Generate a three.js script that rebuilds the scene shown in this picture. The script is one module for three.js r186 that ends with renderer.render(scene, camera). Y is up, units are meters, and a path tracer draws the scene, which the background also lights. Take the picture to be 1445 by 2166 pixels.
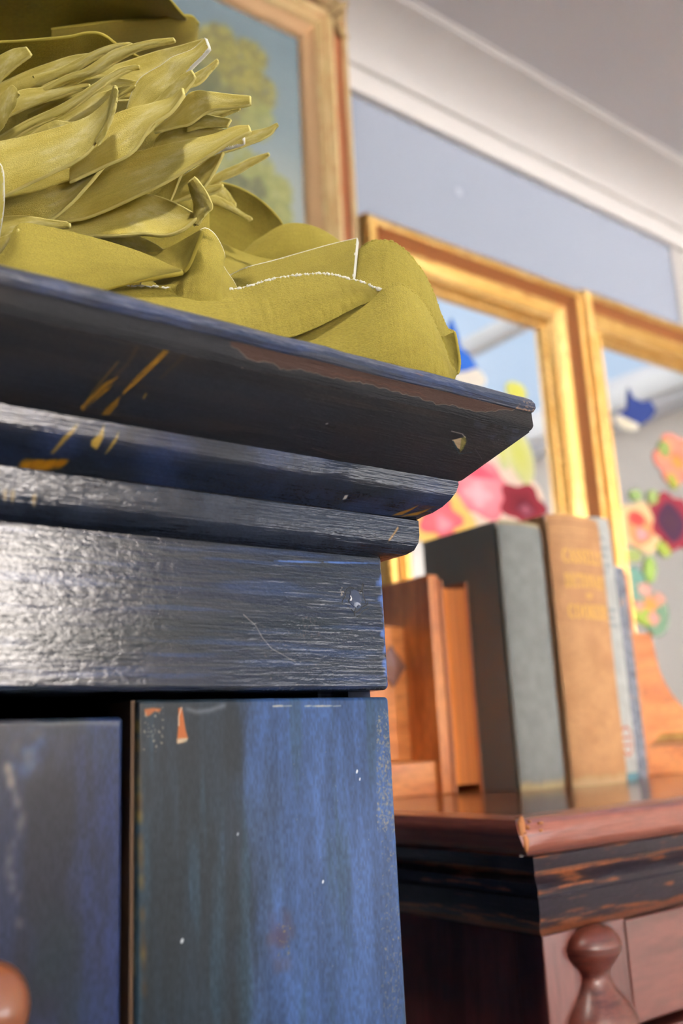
import * as THREE from 'three';
import { mergeGeometries, toCreasedNormals, mergeVertices } from 'three/addons/utils/BufferGeometryUtils.js';
import { RoundedBoxGeometry } from 'three/addons/geometries/RoundedBoxGeometry.js';

// ------------------------------------------------------------------ camera, sky, sun, exposure
const EY = 1.36;                                   // eye height above the floor
const PITCH = 13.8, ROLL = -2.75, YAW = 37, FPX = 2000, CX = 722.5, CY = 1083;
const scene = new THREE.Scene();
const camera = new THREE.PerspectiveCamera(2 * Math.atan(1083 / FPX) * 180 / Math.PI, 1445 / 2166, 0.02, 200);
const RAD = Math.PI / 180;
const { right, down, fwd } = (() => {
  const cp = Math.cos(PITCH * RAD), sp = Math.sin(PITCH * RAD), cr = Math.cos(ROLL * RAD), sr = Math.sin(ROLL * RAD), cy = Math.cos(YAW * RAD), sy = Math.sin(YAW * RAD);
  const rows = [[cr, sr * cp, -sr * sp], [sr, -cr * cp, cr * sp], [0, sp, cp]];   // image axes in (right, up, ahead)
  const turn = (r) => new THREE.Vector3(cy * r[0] + sy * r[2], r[1], sy * r[0] - cy * r[2]);
  return { right: turn(rows[0]), down: turn(rows[1]), fwd: turn(rows[2]) };
})();
camera.position.set(0, EY, 0);
camera.quaternion.setFromRotationMatrix(new THREE.Matrix4().makeBasis(right, down.clone().negate(), fwd.clone().negate()));
camera.focus = 0.395;
camera.userData.fStop = 6.6;
camera.updateMatrixWorld();

scene.background = new THREE.Color(0.60, 0.77, 1.0);
scene.backgroundIntensity = 0.95;
const sun = new THREE.DirectionalLight(new THREE.Color(1.0, 0.97, 0.95), 290);
sun.position.set(-6, 11, -9); sun.target.position.set(0, 1, 9); sun.castShadow = true; sun.name = 'sun';
sun.shadow.camera.left = sun.shadow.camera.bottom = -14; sun.shadow.camera.right = sun.shadow.camera.top = 14; sun.shadow.camera.far = 60;
scene.add(sun, sun.target);
const renderer = new THREE.WebGLRenderer({ antialias: true });
renderer.toneMapping = THREE.LinearToneMapping;
renderer.toneMappingExposure = 1.15;
renderer.shadowMap.enabled = true;

// ------------------------------------------------------------------ helpers
const V3 = (x, y, z) => new THREE.Vector3(x, y, z);
// a photo pixel as a direction; its distance comes from the plane or thing it belongs to
const ray = (x, y) => right.clone().multiplyScalar((x - CX) / FPX).addScaledVector(down, (y - CY) / FPX).add(fwd);
const lift = (v) => { v.y += EY; return v; };
const onZ = (x, y, z) => { const d = ray(x, y); return lift(d.multiplyScalar(z / d.z)); };
const onY = (x, y, h) => { const d = ray(x, y); return lift(d.multiplyScalar(h / d.y)); };
const atDepth = (x, y, t) => lift(ray(x, y).multiplyScalar(t));

let seed = 7;
const rnd = () => { seed = (seed * 1664525 + 1013904223) >>> 0; return seed / 4294967296; };
const hash = (i, j, s) => { let h = (i * 374761393 + j * 668265263 + s * 982451653) | 0; h = Math.imul(h ^ (h >>> 13), 1274126177); return ((h ^ (h >>> 16)) >>> 0) / 4294967296; };
const LAT = (() => { const t = new Float32Array(512 * 512); for (let i = 0; i < t.length; i++) t[i] = hash(i & 511, i >> 9, 1); return t; })();
function vnoise(x, y, s) {
  const i = Math.floor(x), j = Math.floor(y), fx = x - i, fy = y - j, u = fx * fx * (3 - 2 * fx), v = fy * fy * (3 - 2 * fy);
  const i0 = (i + s * 37) & 511, i1 = (i0 + 1) & 511, j0 = ((j + s * 91) & 511) << 9, j1 = (j0 + 512) & 262143;
  const a = LAT[j0 + i0], b = LAT[j0 + i1], c = LAT[j1 + i0], d = LAT[j1 + i1];
  return a + (b - a) * u + (c - a) * v + (a - b - c + d) * u * v;
}
const fbm = (x, y, s, o = 4) => { let t = 0, a = 0.5, n = 0; for (let k = 0; k < o; k++) { t += a * vnoise(x, y, s + k); n += a; a *= 0.5; x *= 2.03; y *= 2.03; } return t / n; };
const mix = (a, b, t) => a + (b - a) * t;
const mix3 = (a, b, t) => [mix(a[0], b[0], t), mix(a[1], b[1], t), mix(a[2], b[2], t)];
const sat = (t) => Math.min(1, Math.max(0, t));
const smooth = (a, b, t) => { t = sat((t - a) / (b - a)); return t * t * (3 - 2 * t); };

function canvasOf(w, h, fn) {                       // fn(u, v) -> [r, g, b] in 0..255, v upwards
  const c = document.createElement('canvas'); c.width = w; c.height = h;
  const g = c.getContext('2d'), im = g.createImageData(w, h), d = im.data;
  for (let y = 0; y < h; y++) for (let x = 0; x < w; x++) {
    const p = fn((x + 0.5) / w, 1 - (y + 0.5) / h), k = (y * w + x) * 4;
    d[k] = p[0]; d[k + 1] = p[1]; d[k + 2] = p[2]; d[k + 3] = 255;
  }
  g.putImageData(im, 0, 0);
  return { c, g, w, h };
}
function texOf(c, color = true, wrap = THREE.MirroredRepeatWrapping) {
  const t = new THREE.CanvasTexture(c); t.wrapS = t.wrapT = wrap; t.magFilter = THREE.LinearFilter;
  if (color) t.colorSpace = THREE.SRGBColorSpace;
  return t;
}
function heightTex(w, h, fn, wrap = THREE.MirroredRepeatWrapping) { const { c } = canvasOf(w, h, (u, v) => { const k = 255 * sat(fn(u, v)); return [k, k, k]; }); return texOf(c, false, wrap); }
const reps = (t, x, y) => { const r = t.clone(); r.repeat.set(x, y); r.needsUpdate = true; return r; };
const std = (o) => new THREE.MeshStandardMaterial(o);
const phys = (o) => new THREE.MeshPhysicalMaterial(o);

const names = {};
const numbered = (n) => { names[n] = (names[n] ?? -1) + 1; return names[n] ? n + '_' + String(names[n]).padStart(3, '0') : n; };
function thing(name, label, category, [x, y, z] = [0, 0, 0], group) {
  const o = new THREE.Group(); o.name = numbered(name); o.position.set(x, y, z); o.userData = { label, category };
  if (group) o.userData.group = group;
  scene.add(o); return o;
}
function obj(name, geo, mat, parent, label) {
  const m = new THREE.Mesh(Array.isArray(geo) ? mergeGeometries(geo.map((g) => g.index ? g.toNonIndexed() : g)) : geo, mat);
  m.name = name; m.castShadow = m.receiveShadow = true; if (label) m.userData.label = label;
  (parent ?? scene).add(m); return m;
}
function struct(name, geo, mat, label) { const m = obj(name, geo, mat, scene); m.userData = { kind: 'structure', label, category: name.split('_')[0] }; return m; }
const box = (x0, x1, y0, y1, z0, z1, r = 0, seg = 2) => {
  const w = x1 - x0, h = y1 - y0, d = z1 - z0;
  const g = r ? new RoundedBoxGeometry(w, h, d, seg, r) : new THREE.BoxGeometry(w, h, d);
  g.translate((x0 + x1) / 2, (y0 + y1) / 2, (z0 + z1) / 2); return g;
};
// world-metre uv: the two axes across which the face spreads
function uvBox(g, s = 1, ox = 0, oy = 0, oz = 0) {
  const p = g.attributes.position, n = g.attributes.normal, uv = new Float32Array(p.count * 2);
  for (let i = 0; i < p.count; i++) {
    const ax = Math.abs(n.getX(i)), ay = Math.abs(n.getY(i)), az = Math.abs(n.getZ(i)), x = p.getX(i) - ox, y = p.getY(i) - oy, z = p.getZ(i) - oz;
    const [u, v] = az >= ax && az >= ay ? [x, y] : ax >= ay ? [z, y] : [x, z];
    uv[2 * i] = u * s; uv[2 * i + 1] = v * s;
  }
  g.setAttribute('uv', new THREE.BufferAttribute(uv, 2)); return g;
}
function uvPlanar(g, x0, x1, y0, y1) {
  const p = g.attributes.position, uv = new Float32Array(p.count * 2);
  for (let i = 0; i < p.count; i++) { uv[2 * i] = (p.getX(i) - x0) / (x1 - x0); uv[2 * i + 1] = (p.getY(i) - y0) / (y1 - y0); }
  g.setAttribute('uv', new THREE.BufferAttribute(uv, 2)); return g;
}
const swapUV = (g) => { const u = g.attributes.uv; for (let i = 0; i < u.count; i++) { const a = u.getX(i); u.setXY(i, u.getY(i), a); } return g; };

// a moulding that runs round the left side, front and right side of a case; profile points are [front overhang, height, side overhang]
function moulding(profile, x0, x1, zf, zb, y0, { crease = 35, seg = 60, wobble = 0, su = 1, sv = 1, u0 = 0, right: doRight = true, left: doLeft = true } = {}) {
  const pos = [], uv = [];
  const arc = [0]; for (let i = 1; i < profile.length; i++) arc.push(arc[i - 1] + Math.hypot(profile[i][0] - profile[i - 1][0], profile[i][1] - profile[i - 1][1]));
  const run = (from, to, n, uAt) => {
    const at = (i, k) => { const a = from(profile[i]), b = to(profile[i]), t = k / n; const v = a.lerp(b, t); if (wobble) { const q = (fbm(uAt(v) * 90, arc[i] * 200, 3, 3) - 0.5) * wobble; v.y += q; v.z += q * 0.8; } return v; };
    for (let i = 0; i + 1 < profile.length; i++) for (let k = 0; k < n; k++) {
      const a = at(i, k), b = at(i, k + 1), c = at(i + 1, k + 1), d = at(i + 1, k);
      for (const [v, s] of [[a, i], [b, i], [c, i + 1], [a, i], [c, i + 1], [d, i + 1]]) { pos.push(v.x, v.y, v.z); uv.push((uAt(v) - u0) * su, arc[s] * sv); }
    }
  };
  const S = (p) => p[2] ?? p[0];
  if (doLeft) run((p) => V3(x0 - S(p), p[1] + y0, zb), (p) => V3(x0 - S(p), p[1] + y0, zf + p[0]), 6, (v) => v.z);
  run((p) => V3(x0 - S(p), p[1] + y0, zf + p[0]), (p) => V3(x1 + S(p), p[1] + y0, zf + p[0]), seg, (v) => v.x);
  if (doRight) run((p) => V3(x1 + S(p), p[1] + y0, zf + p[0]), (p) => V3(x1 + S(p), p[1] + y0, zb), 10, (v) => v.z);
  const g = new THREE.BufferGeometry();
  g.setAttribute('position', new THREE.Float32BufferAttribute(pos, 3)); g.setAttribute('uv', new THREE.Float32BufferAttribute(uv, 2));
  g.computeVertexNormals();
  return toCreasedNormals(g, crease * RAD);
}
// one mitred side of a rectangular frame; profile points are [inset from the outer edge, height above the back]
function frameSide(profile, len, crease = 40) {
  const pos = [], uv = []; let s = 0; const n = 12;
  for (let i = 0; i + 1 < profile.length; i++) {
    const [a, za] = profile[i], [b, zb] = profile[i + 1], s1 = s + Math.hypot(b - a, zb - za);
    for (let k = 0; k < n; k++) {
      const X = (t, f) => mix(t, len - t, f), f0 = k / n, f1 = (k + 1) / n;
      const q = [[X(a, f0), a, za, s], [X(a, f1), a, za, s], [X(b, f1), b, zb, s1], [X(b, f0), b, zb, s1]];
      for (const j of [0, 1, 2, 0, 2, 3]) { pos.push(q[j][0], q[j][1], q[j][2]); uv.push(q[j][0], q[j][3]); }
    }
    s = s1;
  }
  const g = new THREE.BufferGeometry();
  g.setAttribute('position', new THREE.Float32BufferAttribute(pos, 3)); g.setAttribute('uv', new THREE.Float32BufferAttribute(uv, 2));
  g.computeVertexNormals(); return toCreasedNormals(g, crease * RAD);
}
function frameSides(profile, w, h) {                 // bottom, right, top, left
  return [[w, 0, 0, 0], [h, w, 0, 90], [w, w, h, 180], [h, 0, h, 270]].map(([len, x, y, a]) => frameSide(profile, len).rotateZ(a * RAD).translate(x, y, 0));
}
const catmull = (pts, n) => { const c = new THREE.CatmullRomCurve3(pts, false, 'centripetal'); return c.getPoints(n); };

// ------------------------------------------------------------------ textures
function woodCanvas(w, h, dark, mid, light, { fx = 3, fy = 60, s = 11, fig = 0.5 } = {}) {      // grain along u
  return canvasOf(w, h, (u, v) => {
    const wv = v + 0.03 * fbm(u * fx * 0.7, v * 3, s, 3);
    const g = fbm(u * fx, wv * fy, s + 3, 4), f = fbm(u * fx * 0.6, wv * fy * 0.22, s + 7, 3), p = fbm(u * fx * 9, wv * fy * 4, s + 9, 2);
    let c = mix3(dark, mid, smooth(0.25, 0.62, g)); c = mix3(c, light, fig * smooth(0.45, 0.8, f)); const k = 0.88 + 0.24 * p; return [c[0] * k, c[1] * k, c[2] * k];
  });
}
const plasterBump = heightTex(256, 256, (u, v) => fbm(u * 24, v * 24, 5, 4));
const brushBump = heightTex(1024, 512, (u, v) => 0.55 * fbm(u * 14, v * 90, 21, 4) + 0.35 * fbm(u * 60, v * 60, 31, 3) + 0.1 * vnoise(u * 240, v * 200, 33));
const brushBumpV = heightTex(512, 1024, (u, v) => 0.6 * fbm(u * 90, v * 12, 24, 4) + 0.3 * fbm(u * 50, v * 50, 35, 3) + 0.1 * vnoise(u * 220, v * 240, 36));
const feltBump = heightTex(512, 512, (u, v) => 0.6 * vnoise(u * 260, v * 260, 41) + 0.4 * vnoise(u * 130, v * 130, 43));
const clothBump = heightTex(256, 256, (u, v) => 0.5 + 0.25 * Math.sin(u * 400) * Math.sin(v * 400) + 0.3 * (fbm(u * 20, v * 20, 44, 3) - 0.5));

// ------------------------------------------------------------------ the room
const CEIL = EY + 1.044, X0 = -2.6, X1 = 2.75, ZF = 1.7;
const wallPaint = std({ color: '#7c8493', roughness: 0.75, bumpMap: reps(plasterBump, 6, 6), bumpScale: 0.0004 });
const whitePaint = std({ color: '#e9e6e2', roughness: 0.6, bumpMap: reps(plasterBump, 8, 8), bumpScale: 0.0003 });
const warmPaint = std({ color: '#d6cdc2', roughness: 0.7, bumpMap: reps(plasterBump, 6, 6), bumpScale: 0.0004 });
const floorWood = texOf(woodCanvas(512, 512, [96, 96, 98], [128, 128, 130], [150, 149, 148], { fx: 3, fy: 40 }).c);
struct('floor', uvBox(box(X0 - 0.2, X1 + 0.2, -0.12, 0, -1.4, ZF + 0.2), 0.6), std({ map: floorWood, roughness: 0.6 }), 'grey painted timber shop floor');
const SK = [0.30, 2.65, -0.55, 1.58];                  // skylight opening in the ceiling
struct('ceiling', [box(X0 - 0.2, SK[0], CEIL, CEIL + 0.15, -1.4, ZF + 0.2), box(SK[1], X1 + 0.2, CEIL, CEIL + 0.15, -1.4, ZF + 0.2), box(SK[0], SK[1], CEIL, CEIL + 0.15, -1.4, SK[2]), box(SK[0], SK[1], CEIL, CEIL + 0.15, SK[3], ZF + 0.2)], std({ color: '#dcdbdd', roughness: 0.8, bumpMap: reps(plasterBump, 8, 8), bumpScale: 0.0004 }), 'plain pale painted ceiling above the cornice');
const WALL_TURN = 1.3 * RAD, WX = 1.0, WZ = -0.95;     // the back wall turns slightly away from the furniture
const onWall = (m) => { m.position.set(WX, 0, WZ); m.rotation.y = WALL_TURN; return m; };
const wallBack = onWall(struct('wall_back', uvBox(box(-4, 4.3, 0, CEIL + 0.02, -0.3, 0), 1), wallPaint, 'flat grey blue painted wall behind the gilt mirrors'));
{ const p = onZ(973, 405, -0.948); const s = obj('filler_spot', new THREE.SphereGeometry(0.007, 12, 8).scale(1, 1.1, 0.12), std({ color: '#949dae', roughness: 0.8 }), wallBack); s.position.set(p.x - WX, p.y, 0.0); }
onWall(struct('wall_pier', uvBox(box(0.578, 1.1, 0, EY + 0.94, 0, 0.004), 1), std({ color: '#dcd8d4', roughness: 0.8, bumpMap: reps(plasterBump, 14, 30), bumpScale: 0.004 }), 'rough white painted strip of wall beyond the grey blue paint'));
{ // coved plaster cornice: fascia, quirk, cove and ceiling bead
  const pr = [[0, 0.936], [0.012, 0.936], [0.013, 0.94], [0.013, 0.974], [0.009, 0.9765], [0.009, 0.979]];
  for (let k = 0; k <= 10; k++) { const a = k / 10 * Math.PI / 2; pr.push([0.016 + 0.084 * (1 - Math.cos(a)), 0.979 + 0.058 * Math.sin(a)]); }
  pr.push([0.1003, 1.0375], [0.1008, 1.0402], [0.1055, 1.0408], [0.107, 1.05]);
  const g = moulding(pr.map((p) => [p[0], p[1], 0]), -4, 4.3, 0, -0.1, EY, { left: false, right: false, seg: 40 });
  onWall(struct('trim_1', g, whitePaint, 'white coved plaster cornice between wall and ceiling'));
}
struct('wall_left', box(X0 - 0.2, X0, 0, CEIL, -1.4, ZF + 0.2), warmPaint, 'side wall of the shop beyond the cabinet');
struct('wall_right', box(X1, X1 + 0.2, 0, CEIL, -1.4, ZF + 0.2), warmPaint, 'warm pale grey side wall seen in the mirrors');
// shop front with two large windows
const W1 = [0.30, 0.86, 0.02, 2.24], W2 = [1.35, 2.65, 0.45, 2.33];
struct('wall_front', [box(X0, W1[0], 0, CEIL, ZF, ZF + 0.2), box(W1[0], W1[1], W1[3], CEIL, ZF, ZF + 0.2), box(W1[1], W2[0], 0, CEIL, ZF, ZF + 0.2), box(W2[0], W2[1], 0, W2[2], ZF, ZF + 0.2), box(W2[0], W2[1], W2[3], CEIL, ZF, ZF + 0.2), box(W2[1], X1, 0, CEIL, ZF, ZF + 0.2)], warmPaint, 'shop front wall with a glazed door and a wide window');
const frameWhite = std({ color: '#e4e2de', roughness: 0.45 }), glass = phys({ color: '#ffffff', roughness: 0, transmission: 1, thickness: 0, ior: 1.5 });
function glazing(name, label, [a, b, c, d], n, t, turn) {          // frame, bars and panes in the plane z = 0
  const o = new THREE.Group(); o.name = name; o.userData = { kind: 'structure', label, category: name.split('_')[0] }; scene.add(o);
  obj('window_frame', [box(a, b, c, c + t, 0, 0.07), box(a, b, d - t, d, 0, 0.07), box(a, a + t, c + t, d - t, 0, 0.07), box(b - t, b, c + t, d - t, 0, 0.07)], frameWhite, o);
  for (let k = 1; k < n; k++) { const x = mix(a, b, k / n); obj('glazing_bar', box(x - 0.018, x + 0.018, c + t, d - t, 0.01, 0.06), frameWhite, o); }
  for (let k = 0; k < n; k++) obj('pane', new THREE.PlaneGeometry((b - a) / n - 0.036, d - c - 2 * t).translate(mix(a, b, (k + 0.5) / n), (c + d) / 2, 0.035), glass, o);
  turn(o); return o;
}
{ const o = glazing('door_1', 'narrow half glazed shop door', [W1[0], W1[1], 1.46, W1[3]], 1, 0.05, (q) => q.position.set(0, 0, ZF + 0.06)); obj('door_panel', box(W1[0], W1[1], W1[2] - 0.02, 1.46, 0, 0.05), warmPaint, o); }
glazing('window_1', 'wide shop window with one glazing bar', W2, 2, 0.05, (o) => o.position.set(0, 0, ZF + 0.06));
glazing('window_2', 'glazed rooflight over the shop', [SK[0], SK[1], SK[2], SK[3]], 3, 0.04, (o) => { o.rotation.x = Math.PI / 2; o.position.y = CEIL + 0.1; });
struct('wall_sunblock', box(X0 - 0.2, X1 + 0.2, CEIL + 0.15, CEIL + 3.2, -1.4, -0.7), std({ color: '#b4b0ab', roughness: 0.9 }), 'added unseen wall that keeps the sun off the rooflight');  // unseen wall, added to stop direct sun entering through the rooflight
{ // recessed ceiling spotlight above the cabinet
  const at = V3(-0.02, CEIL, 0.06), o = thing('ceiling_spotlight', 'small recessed ceiling spotlight above the cabinet', 'spotlight', [at.x, at.y, at.z]);
  obj('trim_ring', new THREE.TorusGeometry(0.042, 0.006, 10, 36).rotateX(Math.PI / 2), std({ color: '#e6e6e6', roughness: 0.3 }), o);
  obj('lamp_lens', new THREE.CylinderGeometry(0.036, 0.036, 0.004, 32).translate(0, -0.002, 0), std({ color: '#ffffff', emissive: new THREE.Color(1, 0.93, 0.82), emissiveIntensity: 4 }), o);
  const lamp = new THREE.SpotLight(new THREE.Color(1, 0.94, 0.85), 2.4, 0, 28 * RAD, 0.8, 2); lamp.name = 'spot_lamp'; lamp.position.set(at.x, at.y - 0.012, at.z); lamp.target.position.set(0.08, EY + 0.25, -0.36); lamp.castShadow = true; lamp.shadow.radius = 2; scene.add(lamp, lamp.target);
}
// the street outside: pavement, road and the sunlit house across
struct('ground', box(-30, 34, -0.4, -0.15, ZF + 0.2, 40), std({ color: '#8d8f93', roughness: 0.9 }), 'grey street pavement outside the windows');
{
  const o = thing('terrace_house', 'sunlit cream rendered house across the street', 'house', [0, -0.15, 10.5]); o.userData.kind = 'structure';
  const render = std({ color: '#e8dfd6', roughness: 0.85 }), dk = std({ color: '#3a4048', roughness: 0.3 }), slate = std({ color: '#6b6d74', roughness: 0.8 });
  obj('wall', box(-9, 5.2, 0, 5.4, 0, 6), render, o); obj('plinth', box(-9.05, 5.25, 0, 0.5, -0.06, 0), slate, o); obj('eaves', box(-9.2, 5.4, 5.4, 5.6, -0.3, 6.2), frameWhite, o);
  const roof = new THREE.Shape([new THREE.Vector2(-0.35, 5.6), new THREE.Vector2(6.2, 5.6), new THREE.Vector2(3, 6.6)]);
  obj('roof', new THREE.ExtrudeGeometry(roof, { depth: 14.6, bevelEnabled: false }).rotateY(Math.PI / 2).scale(1, 1, -1).translate(-9.2, 0, 0), slate, o);
  for (const x of [-6.5, -3.4, 2.7]) for (const y of [0.9, 3.2]) { const w = obj('window', box(x - 0.5, x + 0.5, y, y + 1.5, -0.04, 0.02), frameWhite, o); for (const s of [-1, 1]) obj('pane', box(x + s * 0.23 - 0.2, x + s * 0.23 + 0.2, y + 0.06, y + 1.44, -0.05, -0.03), dk, w); }
  obj('door', box(-5.3, -4.4, 0, 2.1, -0.05, 0.02), dk, o);
}

// ------------------------------------------------------------------ the blue painted cabinet
const CX0 = -0.42, CX1 = 0.246, CZ = -0.30, CZB = -0.86, TOP = EY + 0.14;
const cab = thing('painted_cabinet', 'dark blue painted wooden cabinet with a worn stepped cornice', 'cabinet', [0, 0, 0]);
const TEAL = [29, 36, 42], NAVY = [30, 37, 54], BLUE = [46, 72, 128], SLATE = [46, 50, 58];
const RU = [-0.08, 0.27], RV = [0.012, 0.082], LV = [-0.17, 0.024];
function paintMark(C, at, poly, fill, blur = 1, alpha = 1) {    // a mark traced on the photograph, laid where it stands on the paint
  const { g } = C; g.save(); g.globalAlpha = alpha; if (blur) g.filter = `blur(${blur}px)`; g.fillStyle = fill; g.beginPath();
  poly.forEach((p, i) => { const [x, y] = at(p); i ? g.lineTo(x, y) : g.moveTo(x, y); }); g.closePath(); g.fill(); g.restore();
}
function paintLine(C, at, pts, stroke, width, blur = 0, alpha = 1) {
  const { g } = C; g.save(); g.globalAlpha = alpha; if (blur) g.filter = `blur(${blur}px)`; g.strokeStyle = stroke; g.lineWidth = width; g.lineCap = 'round'; g.lineJoin = 'round'; g.beginPath();
  pts.forEach((p, i) => { const [x, y] = at(p); i ? g.lineTo(x, y) : g.moveTo(x, y); }); g.stroke(); g.restore();
}
const rub = (C, at, box4, color, n, r0, r1, alpha = 0.5) => { for (let k = 0; k < n; k++) { const p = at([mix(box4[0], box4[2], rnd()), mix(box4[1], box4[3], rnd())]); const { g } = C; g.globalAlpha = alpha * (0.4 + 0.6 * rnd()); g.fillStyle = color; g.beginPath(); g.ellipse(p[0], p[1], mix(r0, r1, rnd()), mix(r0, r1, rnd()) * 0.7, rnd() * 3, 0, 7); g.fill(); g.globalAlpha = 1; } };
// top rail
const railC = canvasOf(2048, 420, (u, v) => {
  const x = mix(RU[0], RU[1], u), s = fbm(u * 18, v * 60, 51, 4), b = fbm(u * 6, v * 9, 57, 3), p = vnoise(u * 900, v * 200, 58);
  let c = mix3(NAVY, SLATE, smooth(0.35, 0.7, s)); c = mix3(c, TEAL, smooth(0.45, 0.7, b) * (1 - smooth(0.6, 0.9, v)) * 0.9); c = mix3(c, BLUE, 0.35 * smooth(0.5, 0.75, fbm(u * 9, v * 30, 61, 3)));
  const k = 0.9 + 0.2 * p; return [c[0] * k, c[1] * k, c[2] * k];
});
const atPlane = (C, z, U, W) => ([px, py]) => { const q = onZ(px, py, z); return [(q.x - U[0]) / (U[1] - U[0]) * C.w, (1 - (q.y - EY - W[0]) / (W[1] - W[0])) * C.h]; };
{
  const at = atPlane(railC, CZ, RU, RV);
  paintLine(railC, at, [[515, 1300], [540, 1322], [556, 1350], [575, 1372], [600, 1386], [625, 1400]], '#a9a49c', 2.2, 0.6, 0.55);
  rub(railC, at, [560, 1330, 800, 1470], '#7d7468', 240, 0.8, 3, 0.35); rub(railC, at, [560, 1455, 820, 1476], '#a08f78', 120, 0.8, 3, 0.4); rub(railC, at, [640, 1300, 680, 1345], '#7a6a62', 70, 1, 4, 0.3);
  for (let k = 0; k < 60; k++) { const y = 1215 + 255 * rnd(), x = 806 + (y - 1180) * 0.062 - 14 * rnd() * rnd(); paintMark(railC, at, [[x, y - 7], [x + 12, y - 9], [x + 12, y + 7], [x - 2, y + 5]], '#4a70c0', 2, 0.5); }
  for (let k = 0; k < 26; k++) { const x = 560 + 230 * rnd(); paintLine(railC, at, [[x, 1186 + (x - 560) * 0.02], [x + 30, 1188 + (x - 560) * 0.02]], '#4566a8', 3, 1, 0.5); }
  for (const [r, a0, a1] of [[24, 0.2, 2.4], [26, 2.8, 4.6], [20, 4.4, 6.6], [33, 0.6, 1.5], [14, 1, 5]]) { const pts = []; for (let k = 0; k <= 14; k++) { const a = mix(a0, a1, k / 14), q = r * (1 + 0.12 * Math.sin(5 * a)); pts.push([752 + q * Math.cos(a), 1268 + q * Math.sin(a)]); } paintLine(railC, at, pts, '#171310', 2.6, 0.5, 0.85); }
  paintLine(railC, at, [[768, 1236], [765, 1250], [760, 1256], [762, 1272], [756, 1282]], '#100c0a', 4, 0.5); paintLine(railC, at, [[752, 1284], [750, 1301]], '#15100c', 2.5, 0.4);
  rub(railC, at, [720, 1240, 730, 1262], '#b8a68c', 14, 1, 3, 0.6);
}
const railTex = texOf(railC.c);
const paintR = 0.21;
const railMat = phys({ map: railTex, roughness: paintR, specularIntensity: 0.85, bumpMap: reps(brushBump, 2.2, 1.0), bumpScale: 0.00024 });
const railG = box(CX0, CX1 + 0.0004, EY + 0.0205, EY + 0.0765, CZ - 0.03, CZ, 0.0022, 3);
const railMesh = obj('top_rail', uvPlanar(railG, RU[0], RU[1], EY + RV[0], EY + RV[1]), railMat, cab, 'wide top rail with brushed slate blue paint and a filled nail hole');
{ // the filled nail in the rail: a cracked lump of filler under the paint
  const q = onZ(752, 1267, CZ), g = new THREE.SphereGeometry(0.0034, 28, 18), p = g.attributes.position;
  for (let i = 0; i < p.count; i++) { const x = p.getX(i), y = p.getY(i), n = 0.75 + 0.5 * fbm(x * 900 + 9, y * 900 + 9, 70, 3); p.setXYZ(i, x * n, y * n, p.getZ(i) * 0.16 * n); }
  g.computeVertexNormals(); const m = obj('nail_filler', g, std({ color: '#39435a', roughness: 0.18 }), railMesh, 'cracked shiny filler over a nail head'); m.position.copy(q);
}
// stile and door share one sheet of old brushed paint
const lowC = canvasOf(1500, 830, (u, v) => {
  const x = mix(RU[0], RU[1], u), s = fbm(u * 70, v * 5, 81, 4), b = fbm(u * 9, v * 4, 87, 3), p = vnoise(u * 500, v * 120, 88);
  let c;
  if (x > 0.1365) {                                   // stile: dark teal on the left, bright blue on the right
    const t = smooth(0.168, 0.192, x + 0.016 * (fbm(u * 40, v * 9, 93, 3) - 0.5) + 0.012 * (s - 0.5));
    c = mix3(TEAL, [33, 44, 54], smooth(0.4, 0.7, s)); const bl = mix3([42, 66, 106], [54, 82, 130], smooth(0.3, 0.7, s)); c = mix3(c, bl, t);
    c = mix3(c, [40, 66, 84], 0.5 * smooth(0.55, 0.75, fbm(u * 60, v * 3, 97, 3)));
  } else {
    c = mix3([32, 34, 45], [36, 42, 64], smooth(0.4, 0.65, fbm(u * 26, v * 5, 101, 4))); c = mix3(c, [30, 42, 50], smooth(0.5, 0.75, b) * 0.8); c = mix3(c, [38, 54, 108], smooth(0.115, 0.131, x + 0.02 * (s - 0.5)) * 0.55);
  }
  const k = 0.88 + 0.24 * p; return [c[0] * k, c[1] * k, c[2] * k];
});
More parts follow.
